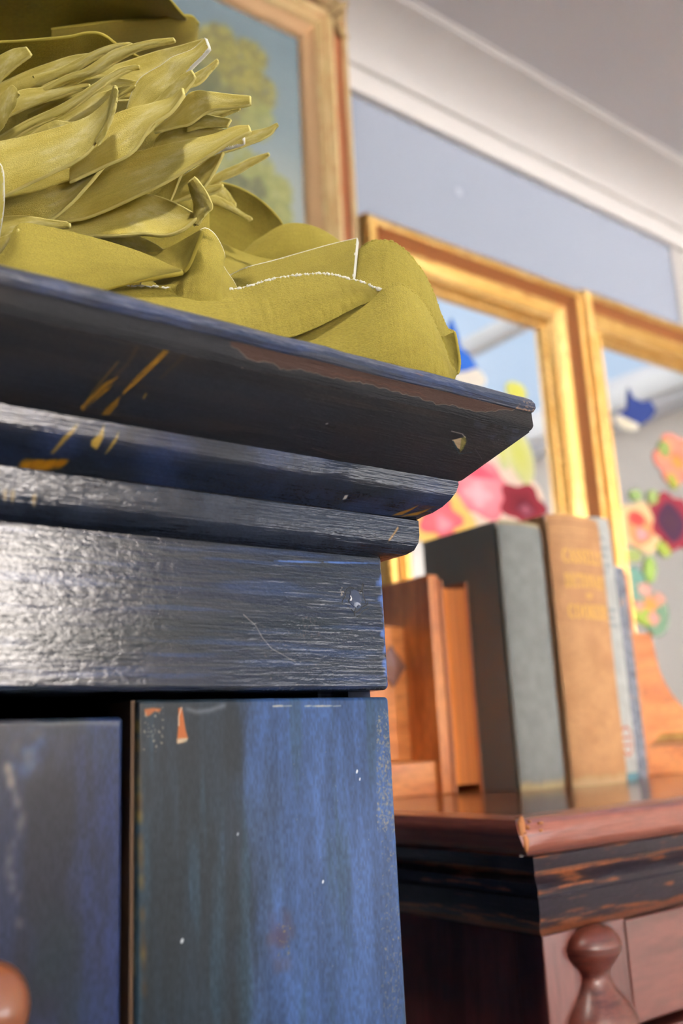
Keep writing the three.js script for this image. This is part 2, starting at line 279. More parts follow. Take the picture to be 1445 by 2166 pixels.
{
  const at = atPlane(lowC, CZ - 0.001, RU, LV);
  rub(lowC, at, [796, 1500, 836, 1760], '#8b7d6c', 420, 0.8, 3.6, 0.5); rub(lowC, at, [806, 1760, 846, 2150], '#7d7062', 200, 0.8, 3.2, 0.45); rub(lowC, at, [620, 1530, 800, 2150], '#8d8577', 90, 0.6, 1.8, 0.4);
  for (const [x, y, r] of [[754, 1632, 2.6], [760, 1648, 2], [682, 1865, 2.2], [384, 1990, 2.6], [502, 1764, 2]]) { const p = at([x, y]); lowC.g.fillStyle = '#cfd4da'; lowC.g.beginPath(); lowC.g.ellipse(p[0], p[1], r * 0.8, r * 1.3, 0.4, 0, 7); lowC.g.fill(); }
  for (let k = 0; k < 26; k++) { const a = rnd() * 6.28, r = rnd(), x = 592 + 26 * r * Math.cos(a), y = 1985 + 75 * r * Math.sin(a); paintMark(lowC, at, [[x - 9, y - 14], [x + 8, y - 18], [x + 10, y + 12], [x - 7, y + 16]], ['#3c3a5c', '#4a3a48', '#33344f'][k % 3], 3, 0.34); }
  rub(lowC, at, [585, 1950, 615, 2020], '#8a7040', 26, 0.8, 2.4, 0.5);
  paintMark(lowC, at, [[376, 1498], [384, 1496], [392, 1545], [397, 1562], [386, 1571], [373, 1572], [376, 1530]], '#b4622e', 0.8); paintMark(lowC, at, [[374, 1563], [396, 1561], [394, 1568], [374, 1573]], '#f0dcb8', 0.8); paintLine(lowC, at, [[383, 1497], [377, 1516], [377, 1535]], '#d8cabc', 2, 0.5, 0.8);
  paintMark(lowC, at, [[304, 1500], [322, 1497], [341, 1499], [336, 1507], [326, 1505], [318, 1512], [310, 1516], [306, 1512]], '#9a562a', 1); rub(lowC, at, [302, 1496, 345, 1590], '#c8b49a', 40, 1, 2.6, 0.5);
  paintLine(lowC, at, [[395, 1500], [415, 1506], [445, 1502], [474, 1492]], '#8f9096', 5, 2, 0.55); for (let k = 0; k < 14; k++) { const x = 545 + 170 * rnd(); paintLine(lowC, at, [[x, 1494], [x + 22 * rnd() + 8, 1493]], '#aaa79f', 2.4, 0.6, 0.6); }
  for (let k = 0; k < 50; k++) { const y = 1530 + 600 * rnd(), x = 286 + (y - 1515) * 0.026; paintMark(lowC, at, [[x - 1, y - 12], [x + 6, y - 14], [x + 7, y + 14], [x, y + 10]], k % 3 ? '#3c2c1a' : '#6e5a26', 2.5, 0.5); }
  for (const [y, h] of [[1670, 24], [1920, 26], [2025, 44], [1780, 8], [1965, 7]]) paintMark(lowC, at, [[272, y - h], [283, y - h * 0.8], [284, y + h], [275, y + h * 0.7]], '#c9b25e', 2, 0.9);
  paintLine(lowC, at, [[503, 1755], [503, 1800], [506, 1850]], '#2a3140', 5, 2, 0.6);
  for (let k = 0; k < 46; k++) { const y = 1620 + 420 * rnd() * rnd(), x = 34 + 14 * Math.sin(y * 0.03) + 10 * rnd(); paintMark(lowC, at, [[x - 5, y - 9], [x + 5, y - 11], [x + 6, y + 9], [x - 4, y + 10]], '#857a70', 3, 0.28); }
  for (let k = 0; k < 24; k++) { const a = rnd() * 6.28, r = rnd(), x = 70 + 32 * r * Math.cos(a), y = 1590 + 55 * r * Math.sin(a); paintMark(lowC, at, [[x - 9, y - 9], [x + 9, y - 11], [x + 8, y + 9], [x - 8, y + 10]], k % 3 ? '#35568c' : '#7a6a5c', 4, 0.3); }
  paintLine(lowC, at, [[0, 1528], [60, 1524], [110, 1531], [180, 1527], [262, 1530]], '#9a948c', 4, 2, 0.5);
}
const lowTex = texOf(lowC.c);
const stileMat = phys({ map: lowTex, roughness: 0.34, specularIntensity: 0.4, bumpMap: reps(brushBumpV, 1.6, 0.9), bumpScale: 0.00014 });
obj('stile', uvPlanar(box(0.1368, CX1, 0.1, EY + 0.0178, CZ - 0.022, CZ - 0.0006, 0.0016, 3), RU[0], RU[1], EY + LV[0], EY + LV[1]), stileMat, cab, 'corner stile dark teal on the left and bright blue on the right');
obj('stile', uvPlanar(box(CX0, CX0 + 0.1, 0.1, EY + 0.0178, CZ - 0.022, CZ - 0.0006, 0.0016, 3), RU[0], RU[1], EY + LV[0], EY + LV[1]), stileMat, cab);
const door = obj('door', uvPlanar(box(CX0 + 0.102, 0.1342, 0.14, EY + 0.0125, CZ - 0.026, CZ - 0.005, 0.0018, 3), RU[0], RU[1], EY + LV[0], EY + LV[1]), stileMat, cab, 'inset door with crackled dark blue paint');
obj('bottom_rail', box(CX0, CX1, 0.06, 0.138, CZ - 0.022, CZ, 0.002), stileMat, cab);
const edgeWood = std({ color: '#4a3218', roughness: 0.7 });
obj('worn_edge', box(0.1354, 0.1369, 0.14, EY + 0.0176, CZ - 0.02, CZ - 0.0022), edgeWood, cab, 'bare brown wood along the edge of the stile');
const bareWood = std({ color: '#7b5a3a', roughness: 0.85 });

{ // turned knob on the door
  const q = onZ(-26, 2152, CZ + 0.018), pr = [[0.0001, 0.026], [0.006, 0.0255], [0.0115, 0.022], [0.0135, 0.017], [0.0115, 0.0115], [0.007, 0.008], [0.0065, 0.004], [0.009, 0.001], [0.009, 0]].map((p) => new THREE.Vector2(...p));
  const k = obj('knob', new THREE.LatheGeometry(pr, 32).rotateX(Math.PI / 2), phys({ color: '#7c4526', roughness: 0.35, clearcoat: 0.4 }), door, 'turned brown wooden knob'); k.position.set(q.x, q.y, CZ - 0.005);
}
const sidePaint = phys({ color: '#2c3a58', roughness: 0.36, bumpMap: reps(brushBump, 2, 2), bumpScale: 0.0004 });
for (const [a, b] of [[CX1 - 0.02, CX1 - 0.0006], [CX0 + 0.0006, CX0 + 0.02]]) obj('side_panel', box(a, b, 0.05, EY + 0.08, CZB, CZ - 0.022), sidePaint, cab);
obj('side_panel', box(CX1 - 0.012, CX1 - 0.0006, EY + 0.0172, EY + 0.0212, CZ - 0.024, CZ - 0.012), sidePaint, cab);
obj('back_panel', box(CX0, CX1, 0.05, EY + 0.1, CZB - 0.01, CZB), sidePaint, cab);
obj('plinth', box(CX0 - 0.006, CX1 + 0.006, 0, 0.075, CZB, CZ + 0.006, 0.003), sidePaint, cab);
// cornice members
const NU = 1 / 0.37, NU0 = -0.06;
const coveP = [[0.0215, 0.1045], [0.0252, 0.1052], [0.0462, 0.1236]];
const coveLen = Math.hypot(0.0037, 0.0007) + Math.hypot(0.021, 0.0184);
const coveC = canvasOf(2048, 200, (u, v) => { const s = fbm(u * 14, v * 16, 121, 4), p = vnoise(u * 700, v * 60, 122); let c = mix3([37, 38, 42], [48, 44, 43], smooth(0.35, 0.75, s)); c = mix3(c, [40, 45, 56], 0.5 * smooth(0.5, 0.7, fbm(u * 5, v * 3, 125, 3))); const k = 0.9 + 0.2 * p; return c.map((q) => q * k); });
{
  const A = V3(0, EY + coveP[1][1], CZ + coveP[1][0]), B = V3(0, EY + coveP[2][1], CZ + coveP[2][0]), e = B.clone().sub(A), L = e.length(); e.normalize(); const n = V3(0, -e.z, e.y);
  const at = ([px, py]) => { const d = ray(px, py), t = A.clone().sub(V3(0, EY, 0)).dot(n) / d.dot(n), q = lift(d.multiplyScalar(t)), s = 0.0038 + q.clone().sub(A).dot(e); return [(q.x - NU0) * NU * 2048, (1 - s / coveLen) * 200]; };
  const OC = '#a5761c';
  paintMark(coveC, at, [[383, 705], [372, 728], [330, 772], [290, 810], [258, 838], [262, 826], [300, 785], [345, 742]], OC, 0.8, 0.95); paintMark(coveC, at, [[256, 836], [248, 858], [230, 878], [215, 878], [222, 866], [240, 850]], OC, 1, 0.9);
  paintMark(coveC, at, [[252, 795], [230, 825], [205, 845], [185, 858], [175, 870], [170, 862], [190, 840], [218, 812]], OC, 1, 0.85); paintLine(coveC, at, [[250, 765], [225, 795], [195, 830], [173, 866]], '#8a6a24', 3, 1, 0.7); paintLine(coveC, at, [[290, 735], [270, 770], [245, 795]], '#5c4226', 5, 2, 0.6); paintLine(coveC, at, [[412, 725], [380, 762], [340, 800]], '#54401f', 5, 2, 0.5); for (let k = 0; k < 26; k++) { const t = rnd(), o = 26 * (rnd() - 0.5), x = mix(383, 235, t) + o, y = mix(706, 866, t) + o * 0.4; paintLine(coveC, at, [[x, y], [x - 22, y + 22]], '#2c2a2a', 1.3, 0.3, 0.6); }
  for (let k = 0; k < 16; k++) { const t = rnd(), x = mix(252, 178, t) + 10 * (rnd() - 0.5), y = mix(797, 866, t); paintLine(coveC, at, [[x, y], [x - 18, y + 17]], '#2c2a2a', 1.3, 0.3, 0.6); }
  paintMark(coveC, at, [[312, 832], [305, 845], [301, 843], [307, 832]], '#b08a2c', 1, 0.8);
  rub(coveC, at, [505, 768, 545, 778], '#c0a48c', 16, 1, 3, 0.7); rub(coveC, at, [640, 800, 820, 850], '#4b4a44', 60, 2, 6, 0.3);
  paintLine(coveC, at, [[690, 898], [700, 904], [710, 905]], '#0e0d0d', 3, 0.6); paintLine(coveC, at, [[690, 897], [693, 896]], '#cfcac4', 3, 0.5); paintLine(coveC, at, [[660, 948], [690, 958], [720, 968]], '#7a7068', 1.6, 0.4, 0.6);
  // broken corner: lifted black paint, cream chip, pale fibres
  paintMark(coveC, at, [[980, 880], [1015, 878], [1006, 925], [978, 915]], '#1f1f22', 1.5, 0.8); for (let k = 0; k < 40; k++) { const x = 1005 + 90 * rnd(), y = 880 + (x - 1005) * 0.24 + 50 * rnd(); paintMark(coveC, at, [[x - 7, y - 4], [x + 8, y - 6], [x + 6, y + 5], [x - 8, y + 4]], ['#22232a', '#32363f', '#151416', '#3a3f4c'][k % 4], 1, 0.7); }
  paintMark(coveC, at, [[956, 931], [976, 926], [985, 936], [975, 952], [968, 948]], '#cdb48e', 0.5); paintMark(coveC, at, [[976, 927], [984, 922], [987, 935], [980, 950], [972, 960]], '#7c7636', 0.8, 0.8); paintLine(coveC, at, [[958, 933], [972, 960], [998, 957]], '#2d4650', 3, 0.8); paintLine(coveC, at, [[955, 912], [978, 918], [985, 926]], '#b9b2aa', 2.4, 0.6, 0.8); rub(coveC, at, [1040, 930, 1072, 948], '#b6b0a8', 60, 0.4, 1.3, 0.6); paintLine(coveC, at, [[1005, 950], [1018, 968], [1020, 975]], '#7a7c82', 1.4, 0.4, 0.6);
}
const coveMat = phys({ map: texOf(coveC.c), roughness: 0.36, bumpMap: reps(brushBump, 2, 0.8), bumpScale: 0.0002 });
obj('cornice_slope', moulding(coveP, CX0, CX1, CZ, CZB, EY, { su: NU, sv: 1 / coveLen, u0: NU0, seg: 50 }), coveMat, cab, 'dark sloping face of the cornice with ochre scratches and a broken corner');
const memberC = (s, cols, marks) => { const C = canvasOf(1600, 96, (u, v) => { const a = fbm(u * 30, v * 2.2, s, 4), b = fbm(u * 9, v * 1.5, s + 5, 3), p = vnoise(u * 600, v * 60, s + 9); let c = mix3(cols[0], cols[1], 0.7 * smooth(0.3, 0.75, a)); c = mix3(c, cols[2], 0.6 * smooth(0.5, 0.72, b)); const k = 0.88 + 0.24 * p; return c.map((q) => q * k); }); marks?.(C); return texOf(C.c); };
const atX = (C, len, s) => (px, py, z) => { const q = onZ(px, py, z); return [(q.x - NU0) * NU * C.w, (1 - s(q.y - EY) / len) * C.h]; };
const arcLen = (p) => p.reduce((t, q, i) => i ? t + Math.hypot(q[0] - p[i - 1][0], q[1] - p[i - 1][1]) : 0, 0);
const beadP = [[0.0112, 0.0898], [0.0129, 0.0909], [0.0158, 0.0922], [0.0188, 0.0944], [0.0213, 0.0972], [0.0232, 0.1003], [0.0241, 0.1034], [0.0238, 0.1058], [0.0222, 0.1062], [0.0205, 0.105]];
const beadLen = arcLen(beadP);
const beadTex = memberC(131, [[26, 32, 46], [36, 48, 82], [30, 33, 38]], (C) => {
  const s = (y) => beadLen * 0.78 * sat((y - 0.0905) / 0.015), f = atX(C, beadLen, s), at = ([x, y]) => f(x, y, CZ + 0.02), O = '#b07a16';
  for (let k = 0; k < 34; k++) { const t = rnd(), x = mix(66, 146, t), y = mix(966, 962, t) + 20 * (rnd() - 0.5) * (1 - 0.5 * t); paintMark(C, at, [[x - 12, y + 5], [x - 4, y - 7], [x + 12, y - 6], [x + 8, y + 5], [x - 2, y + 8]], k % 3 ? O : '#8a5c10', 1.5, 0.6); } paintMark(C, at, [[158, 890], [150, 905], [135, 918], [118, 940], [112, 938], [130, 910], [146, 896]], '#a8842e', 1.4, 0.8); paintMark(C, at, [[210, 895], [212, 915], [204, 935], [190, 928], [188, 920], [202, 908]], '#b8963c', 1, 0.85); paintMark(C, at, [[243, 906], [240, 922], [226, 942], [222, 944], [232, 922]], '#a98a38', 1, 0.85);
  paintMark(C, at, [[893, 1052], [868, 1068], [856, 1078], [876, 1076]], '#9a6a1c', 1, 0.8); paintMark(C, at, [[921, 1058], [890, 1072], [874, 1082], [905, 1076]], '#9a6a1c', 1, 0.8); paintMark(C, at, [[736, 1031], [742, 1030], [743, 1038], [737, 1040]], '#d8d2c6', 0.6, 0.9);
});
const trimMat = (t, b = 0.0002, r = paintR) => phys({ map: t, roughness: r, specularIntensity: 0.75, bumpMap: reps(brushBump, 1.5, 0.6), bumpScale: b });
obj('cornice_bead', moulding(beadP, CX0, CX1, CZ, CZB, EY, { su: NU, sv: 1 / beadLen, u0: NU0, seg: 60, crease: 50, wobble: 0.0004 }), trimMat(beadTex), cab, 'rounded bead moulding with ochre scuffs');
const filP = [[-0.004, 0.0738], [0.0072, 0.0752], [0.0096, 0.0768], [0.0110, 0.0798], [0.0115, 0.0832], [0.0115, 0.0892], [0.0104, 0.0902]], filLen = arcLen(filP);
const filTex = memberC(151, [[30, 36, 48], [44, 52, 68], [38, 42, 52]], (C) => { const s = (y) => 0.0112 + 0.0185 * sat((y - 0.0748) / 0.016), f = atX(C, filLen, s), at = ([x, y]) => f(x, y, CZ + 0.0115); for (const [x, y] of [[12, 1040], [28, 1042], [74, 1050]]) paintMark(C, at, [[x - 6, y - 6], [x + 5, y - 8], [x + 3, y + 18], [x - 4, y + 10]], '#b39a6c', 1.5, 0.8); paintLine(C, at, [[842, 1118], [825, 1140]], '#b08444', 3, 0.8, 0.8); rub(C, at, [815, 1140, 880, 1165], '#a5907a', 12, 0.6, 1.4, 0.4); });
obj('cornice_fillet', moulding(filP, CX0, CX1, CZ, CZB, EY, { su: NU, sv: 1 / filLen, u0: NU0, seg: 60, crease: 40, wobble: 0.0003 }), trimMat(filTex, 0.0004), cab, 'flat fillet moulding under the bead');
const lipP = [[0.0455, 0.1232], [0.0470, 0.1250], [0.0474, 0.1262], [0.0472, 0.1330]], lipLen = arcLen(lipP);
const lipTex = memberC(161, [[26, 27, 31], [34, 35, 40], [38, 33, 32]], (C) => {          // bare wood along the top where paint has flaked away
  const s = (y) => 0.0036 + (y - 0.1262), f = atX(C, lipLen, s), at = ([x, y]) => f(x, y, CZ + 0.0473), hi = [], lo = [];
  for (let x = 488; x <= 1090; x += 7) { const y = 620 + x * 0.2345; hi.push([x, y - 14]); lo.push([x, y + 3 + 17 * fbm(x * 0.03, 2, 166, 3) + 5 * vnoise(x * 0.2, 5, 167) - (x < 520 ? (520 - x) * 0.5 : 0) - (x > 1000 ? (x - 1000) * 0.3 : 0)]); }
  paintMark(C, at, [...hi, ...lo.slice().reverse()], '#38231a', 0.5); paintLine(C, at, lo, '#8f877f', 1.4, 0.4, 0.7); paintLine(C, at, lo.slice(30, 60).map(([x, y]) => [x, y - 9]), '#5e3826', 3, 1.5, 0.6);
});
obj('cornice_lip', moulding(lipP, CX0, CX1, CZ, CZB, EY, { su: NU, sv: 1 / lipLen, u0: NU0, seg: 80, crease: 40, wobble: 0.0005 }), phys({ map: lipTex, roughness: 0.62, specularIntensity: 0.5, bumpMap: reps(brushBump, 3, 0.6), bumpScale: 0.0005 }), cab, 'flaked lip with bare brown wood under the cornice top');
const slabP = [[0.0462, 0.1316], [0.0478, 0.1322], [0.0486, 0.1338], [0.0485, 0.1358], [0.0476, 0.1376], [0.0458, 0.1391], [0.0430, 0.14], [0.01, 0.1402]], slabLen = 0.0130;
const slabTex = memberC(171, [[30, 38, 60], [40, 54, 92], [52, 52, 58]], (C) => { const s = (y) => 0.0018 + 0.0105 * sat((y - 0.1322) / 0.0078), f = atX(C, slabLen, s), at = ([x, y]) => f(x, y, CZ + 0.048); for (let k = 0; k < 200; k++) { const x = 1060 * rnd(), y = 578 + x * 0.244 + 14 * (rnd() - 0.5); paintLine(C, at, [[x, y], [x + 14 + 30 * rnd(), y + 8]], ['#8d8a8e', '#a89a92', '#70707c'][k % 3], 2, 1, 0.4); } rub(C, at, [1095, 842, 1130, 890], '#a8805c', 60, 1.5, 5, 0.55); paintLine(C, at, [[880, 795], [892, 800]], '#7a4a3a', 4, 1, 0.8); });
obj('cornice_top', moulding(slabP, CX0, CX1, CZ, CZB, EY, { su: NU, sv: 1 / slabLen, u0: NU0, seg: 80, crease: 50, wobble: 0.0007 }), trimMat(slabTex, 0.0003, 0.32), cab, 'rubbed rounded edge of the cornice top');
obj('top_board', box(CX0 - 0.044, CX1 + 0.044, EY + 0.126, EY + 0.1398, CZB, CZ + 0.044), sidePaint, cab);
obj('cornice_core', box(CX0 + 0.004, CX1 - 0.004, EY + 0.07, EY + 0.126, CZB, CZ - 0.002), bareWood, cab);

// ------------------------------------------------------------------ the large artificial flower on the cabinet
const flower = thing('artificial_flower', 'large olive green foam flower with curling pointed petals lying on the cabinet top', 'artificial flower', [0, TOP, -0.45]);
const petalTex = (s, stops, spot = 0.5) => texOf(canvasOf(384, 256, (u, v) => {
  const a = fbm(u * 5, v * 4, s, 4), q = 0.5 + 0.9 * (a - 0.5);   // blotchy dye over cream foam
  let c = stops[stops.length - 1][1];
  for (let k = 0; k + 1 < stops.length; k++) if (q < stops[k + 1][0]) { c = mix3(stops[k][1], stops[k + 1][1], smooth(stops[k][0], stops[k + 1][0], q)); break; }
  const st = fbm(u * 3, v * 40, s + 8, 3) - 0.5, sp = vnoise(u * 300, v * 200, s + 5) - 0.5; const k = 1 + 0.05 * st + 0.32 * spot * sp; return c.map((x) => x * k);
}).c, true, THREE.ClampToEdgeWrapping);
const petalMat = (t) => phys({ map: t, roughness: 0.85, bumpMap: reps(feltBump, 1.5, 1), bumpScale: 0.0003 });
const PM = {
  felt: petalMat(petalTex(221, [[0.1, [164, 149, 56]], [0.5, [155, 140, 50]], [0.9, [146, 131, 44]]], 0.6)),      // broad outer petals: olive felt
  inner: petalMat(petalTex(201, [[0.25, [228, 216, 142]], [0.5, [212, 196, 102]], [0.75, [200, 181, 80]]], 0.3)),     // pointed inner petals: paler foam, blotched with yellow dye
};
const edgeWhite = std({ color: '#e9e6d6', roughness: 0.95 });
function petal(A, B, mat, o = {}) {
  const { dA = [0.4, 0.4], dB = dA, bulge = 0.1, tilt = 0.4, rim = 'all', thick = 0.0016, edge = mat, nu = 40, nv = 12, label, wave = 0.00022, fuzz = 0 } = o;
  const put = (P, d) => catmull(P.map(([x, y, t], i) => atDepth(x, y, t ?? mix(d[0], d[1], i / (P.length - 1)))), nu);
  const a = put(A, dA), b = put(B, dB), G = [];
  for (let i = 0; i <= nu; i++) { const d = a[i].clone().sub(V3(0, EY, 0)), w = a[i].distanceTo(b[i]); a[i].addScaledVector(d.normalize(), tilt * Math.min(w, 0.03)); }   // upper edges lean away from the eye
  for (let i = 0; i <= nu; i++) { const row = []; for (let j = 0; j <= nv; j++) {
    const v = j / nv, p = a[i].clone().lerp(b[i], v), w = a[i].distanceTo(b[i]), out = V3(0, EY, 0).sub(p).normalize();
    p.addScaledVector(out, bulge * w * 4 * v * (1 - v) + wave * (fbm(i * 0.23 + A[0][0], j * 0.3, 260, 3) - 0.5) * 4);
    if (fuzz && (j === 0)) p.y += fuzz * (rnd() - 0.3);
    p.y = Math.max(p.y, TOP + 0.0012); row.push(p); } G.push(row); }
  const N = (i, j) => { const du = G[Math.min(nu, i + 1)][j].clone().sub(G[Math.max(0, i - 1)][j]), dv = G[i][Math.min(nv, j + 1)].clone().sub(G[i][Math.max(0, j - 1)]); const n = du.cross(dv); return n.lengthSq() > 1e-18 ? n.normalize() : V3(0, 0, 1); };
  const base = flower.position, F = [], K = [], nF = [];
  for (let i = 0; i <= nu; i++) for (let j = 0; j <= nv; j++) { const n = N(i, j), p = G[i][j].clone().sub(base); nF.push(n); F.push(p.clone().addScaledVector(n, thick / 2)); K.push(p.addScaledVector(n, -thick / 2)); }
  const id = (i, j) => i * (nv + 1) + j, cnt = F.length, pos = [], nor = [], uv = [], ix = [];
  for (const [S, s] of [[F, 1], [K, -1]]) S.forEach((p, k) => { pos.push(p.x, p.y, p.z); nor.push(s * nF[k].x, s * nF[k].y, s * nF[k].z); uv.push(Math.floor(k / (nv + 1)) / nu, (k % (nv + 1)) / nv); });
  for (let i = 0; i < nu; i++) for (let j = 0; j < nv; j++) { const q = [id(i, j), id(i + 1, j), id(i + 1, j + 1), id(i, j + 1)]; ix.push(q[0], q[1], q[2], q[0], q[2], q[3], q[0] + cnt, q[2] + cnt, q[1] + cnt, q[0] + cnt, q[3] + cnt, q[2] + cnt); }
  const g = new THREE.BufferGeometry(); g.setAttribute('position', new THREE.Float32BufferAttribute(pos, 3)); g.setAttribute('normal', new THREE.Float32BufferAttribute(nor, 3)); g.setAttribute('uv', new THREE.Float32BufferAttribute(uv, 2)); g.setIndex(ix);
  const m = obj('petal', g, mat, flower, label);
  // cut edge of the foam all round, a little proud
  const loop = []; for (let i = 0; i <= nu; i++) loop.push(id(i, 0)); if (rim === 'all') for (let j = 1; j <= nv; j++) loop.push(id(nu, j)); if (rim === 'all') for (let i = nu - 1; i >= 0; i--) loop.push(id(i, nv));
  const ep = [], ei = [], R = 6; loop.forEach((k, s) => {
    const f = F[k], b2 = K[k], mid = f.clone().add(b2).multiplyScalar(0.5), i = Math.floor(k / (nv + 1)), j = k % (nv + 1), inn = G[Math.min(nu - 1, Math.max(1, i))][Math.min(nv - 1, Math.max(1, j))].clone().sub(base), outw = mid.clone().sub(inn), up = f.clone().sub(b2).normalize();
    outw.lengthSq() > 1e-14 ? outw.normalize() : outw.set(0, 1, 0); const r = thick * 0.5 * ((edge === edgeWhite ? 1.15 : 1) + (fuzz ? 0.7 * (rnd() - 0.35) : 0));
    for (let q = 0; q < R; q++) { const a = q / R * 2 * Math.PI, p = mid.clone().addScaledVector(outw, r * Math.cos(a)).addScaledVector(up, r * Math.sin(a)); ep.push(p.x, p.y, p.z); if (s) { const c = s * R + q, d = c - R, q2 = (q + 1) % R - q; ei.push(d, c, d + q2, c, c + q2, d + q2); } }
  });
  const eg = new THREE.BufferGeometry(); eg.setAttribute('position', new THREE.Float32BufferAttribute(ep, 3)); eg.setIndex(ei); eg.setAttribute('uv', new THREE.Float32BufferAttribute(new Float32Array(ep.length / 3 * 2).fill(0.62), 2)); eg.computeVertexNormals();
  obj('cut_edge', eg, edge, m);
  return m;
}
{
  const T = (s) => s.trim().split(/\s+/).map((p) => p.split(',').map(Number));
  const P = (a, b, m, o) => petal(T(a), T(b), PM[m], o);
  // broad leaves behind
  P('-330,400,0.46 -240,60,0.46 -120,-90,0.47 150,-90,0.48 330,-25,0.5 393,38,0.5', '-330,440,0.47 -240,200,0.5 -120,90,0.52 80,88,0.52 240,66,0.53 394,41,0.54', 'felt', { bulge: -0.12, tilt: -0.5 });
  P('110,62 240,46 330,41 405,34 420,50', '100,150 250,130 350,120 408,104 417,66', 'felt', { dA: [0.51, 0.54], dB: [0.54, 0.56], bulge: 0.12, tilt: -0.4 });
  P('-320,400 -180,180 -60,96 0,90 40,88 100,83 150,78 180,71 208,71 225,78 242,91 264,106 297,123', '-320,430 -180,330 -60,260 0,250 50,240 100,230 130,220 160,210 190,200 215,190 240,175 265,155 297,130', 'felt', { dA: [0.44, 0.45], dB: [0.47, 0.47], bulge: -0.1, tilt: -0.6 });
  P('440,386 480,390 520,405 560,432 595,470 607,500', '400,450 430,485 470,515 520,540 580,545 607,530', 'felt', { dA: [0.49, 0.51], dB: [0.49, 0.51], bulge: -0.18, tilt: -0.25 });
  P('540,512 600,478 640,476 680,488 720,514 750,536', '470,575 560,590 620,590 680,580 720,570 755,555', 'felt', { dA: [0.49, 0.49], dB: [0.48, 0.48], bulge: 0.16, tilt: -0.2 });
  P('430,500 480,522 540,545 600,556', '420,580 480,590 540,600 600,600', 'felt', { dA: [0.46, 0.46], dB: [0.44, 0.44], bulge: -0.1 });
  P('-60,150 60,185 180,175 300,185 340,230', '-60,330 60,330 180,320 300,290 345,250', 'inner', { dA: [0.445, 0.44], dB: [0.43, 0.43], bulge: 0.1 });
  P('-60,300 80,300 200,270 330,255 400,275', '-60,520 80,520 200,520 330,470 400,330', 'inner', { dA: [0.435, 0.435], dB: [0.415, 0.425], bulge: 0.1 });
  P('150,420 260,400 360,400 440,410', '150,560 260,600 360,610 440,600', 'felt', { dA: [0.44, 0.455], dB: [0.42, 0.44], bulge: 0.1 });
  // pointed inner petals, back to front
  P('-40,140 0,121 30,107 56,103', '-40,230 0,172 32,142 65,117', 'inner', { dA: [0.42, 0.42], bulge: 0.08 });
  P('-40,200 0,180 40,164 65,158 77,164', '-40,260 0,232 40,214 70,195 78,168', 'inner', { dA: [0.43, 0.43], bulge: 0.1 });
  P('-20,232 0,208 14,195 28,184 38,197', '-20,300 0,275 12,255 28,228 39,200', 'inner', { dA: [0.395, 0.395], bulge: 0.2 });
  P('-10,184 60,153 110,135 150,122 187,116', '-10,215 60,190 110,165 150,147 192,126', 'inner', { dA: [0.43, 0.425], bulge: 0.06 });
  P('72,163 120,150 150,137 190,116 230,100 260,94 278,93', '80,182 128,164 165,146 195,127 230,111 260,101 279,97', 'inner', { dA: [0.42, 0.42], bulge: 0.15 });
  P('60,200 100,184 140,163 180,149 210,130 240,110 280,97 320,88 366,83', '60,215 105,192 145,172 190,160 220,147 250,127 290,107 330,97 369,88', 'inner', { dA: [0.415, 0.415], bulge: 0.18 });
  P('60,205 110,176 150,165 177,162', '60,225 110,190 145,178 177,165', 'inner', { dA: [0.418, 0.418] });
  P('-10,235 40,196 100,188 150,181 188,181', '-10,260 30,240 70,224 120,208 188,184', 'inner', { dA: [0.41, 0.415], bulge: 0.08 });
  P('60,245 130,205 170,178 190,166 215,162 250,168 291,175', '60,275 130,245 170,225 205,208 235,197 260,190 291,179', 'inner', { dA: [0.42, 0.425], bulge: 0.06 });
  P('205,152 260,135 330,112 390,97 434,84', '190,205 280,205 340,190 395,140 437,90', 'inner', { dA: [0.43, 0.43], bulge: -0.06 });
  P('-30,310 50,262 130,225 200,181 230,161 260,146 292,140', '-30,330 60,275 140,237 210,188 240,168 270,151 293,144', 'inner', { dA: [0.40, 0.41], bulge: 0.15 });
  P('-30,320 60,280 140,240 200,205 240,192 285,182', '-30,350 60,312 140,280 200,250 240,215 286,186', 'inner', { dA: [0.405, 0.41], bulge: 0.08 });
  P('50,300 90,270 120,259 150,262 180,258', '50,330 90,300 120,290 150,285 182,262', 'inner', { dA: [0.4, 0.4], bulge: 0.1 });
  P('405,168 412,160 440,143 459,128', '400,185 425,173 445,151 461,134', 'inner', { dA: [0.425, 0.43], bulge: 0.1 });
  P('270,235 283,196 300,168 345,140 365,125 410,107 435,84', '270,240 320,230 350,204 372,186 402,147 430,119 443,104', 'inner', { dA: [0.405, 0.405], dB: [0.4, 0.4], bulge: 0.08, edge: edgeWhite });
  P('300,240 335,212 352,193 368,178 386,162 405,152', '300,250 340,232 365,215 388,198 405,176 412,165', 'inner', { dA: [0.398, 0.398], bulge: 0.1 });
  P('330,275 375,235 400,202 420,195 450,198 490,203 528,206', '330,280 375,268 402,262 430,242 452,232 490,228 528,222', 'inner', { dA: [0.41, 0.41], bulge: 0.08 });
  P('395,262 430,240 460,232 506,228', '395,270 430,252 465,246 506,231', 'inner', { dA: [0.42, 0.42] });
  P('395,268 430,246 460,250 487,255', '395,276 432,268 465,267 480,267', 'inner', { dA: [0.415, 0.415] });
  P('320,320 335,290 365,258 400,265 440,272 482,277', '320,330 345,312 385,302 430,292 482,281', 'inner', { dA: [0.415, 0.415], bulge: -0.08 });
  P('440,318 490,296 525,283 550,277 570,272 585,263', '440,330 500,314 530,303 555,293 575,280 586,266', 'inner', { dA: [0.425, 0.43], bulge: 0.1 });
  P('450,315 470,306 495,292 514,287', '450,325 472,316 495,310 515,303', 'inner', { dA: [0.41, 0.41], edge: edgeWhite });
  P('415,398 470,365 500,352 530,338 567,326', '415,410 465,382 500,368 530,350 568,329', 'inner', { dA: [0.46, 0.46] });
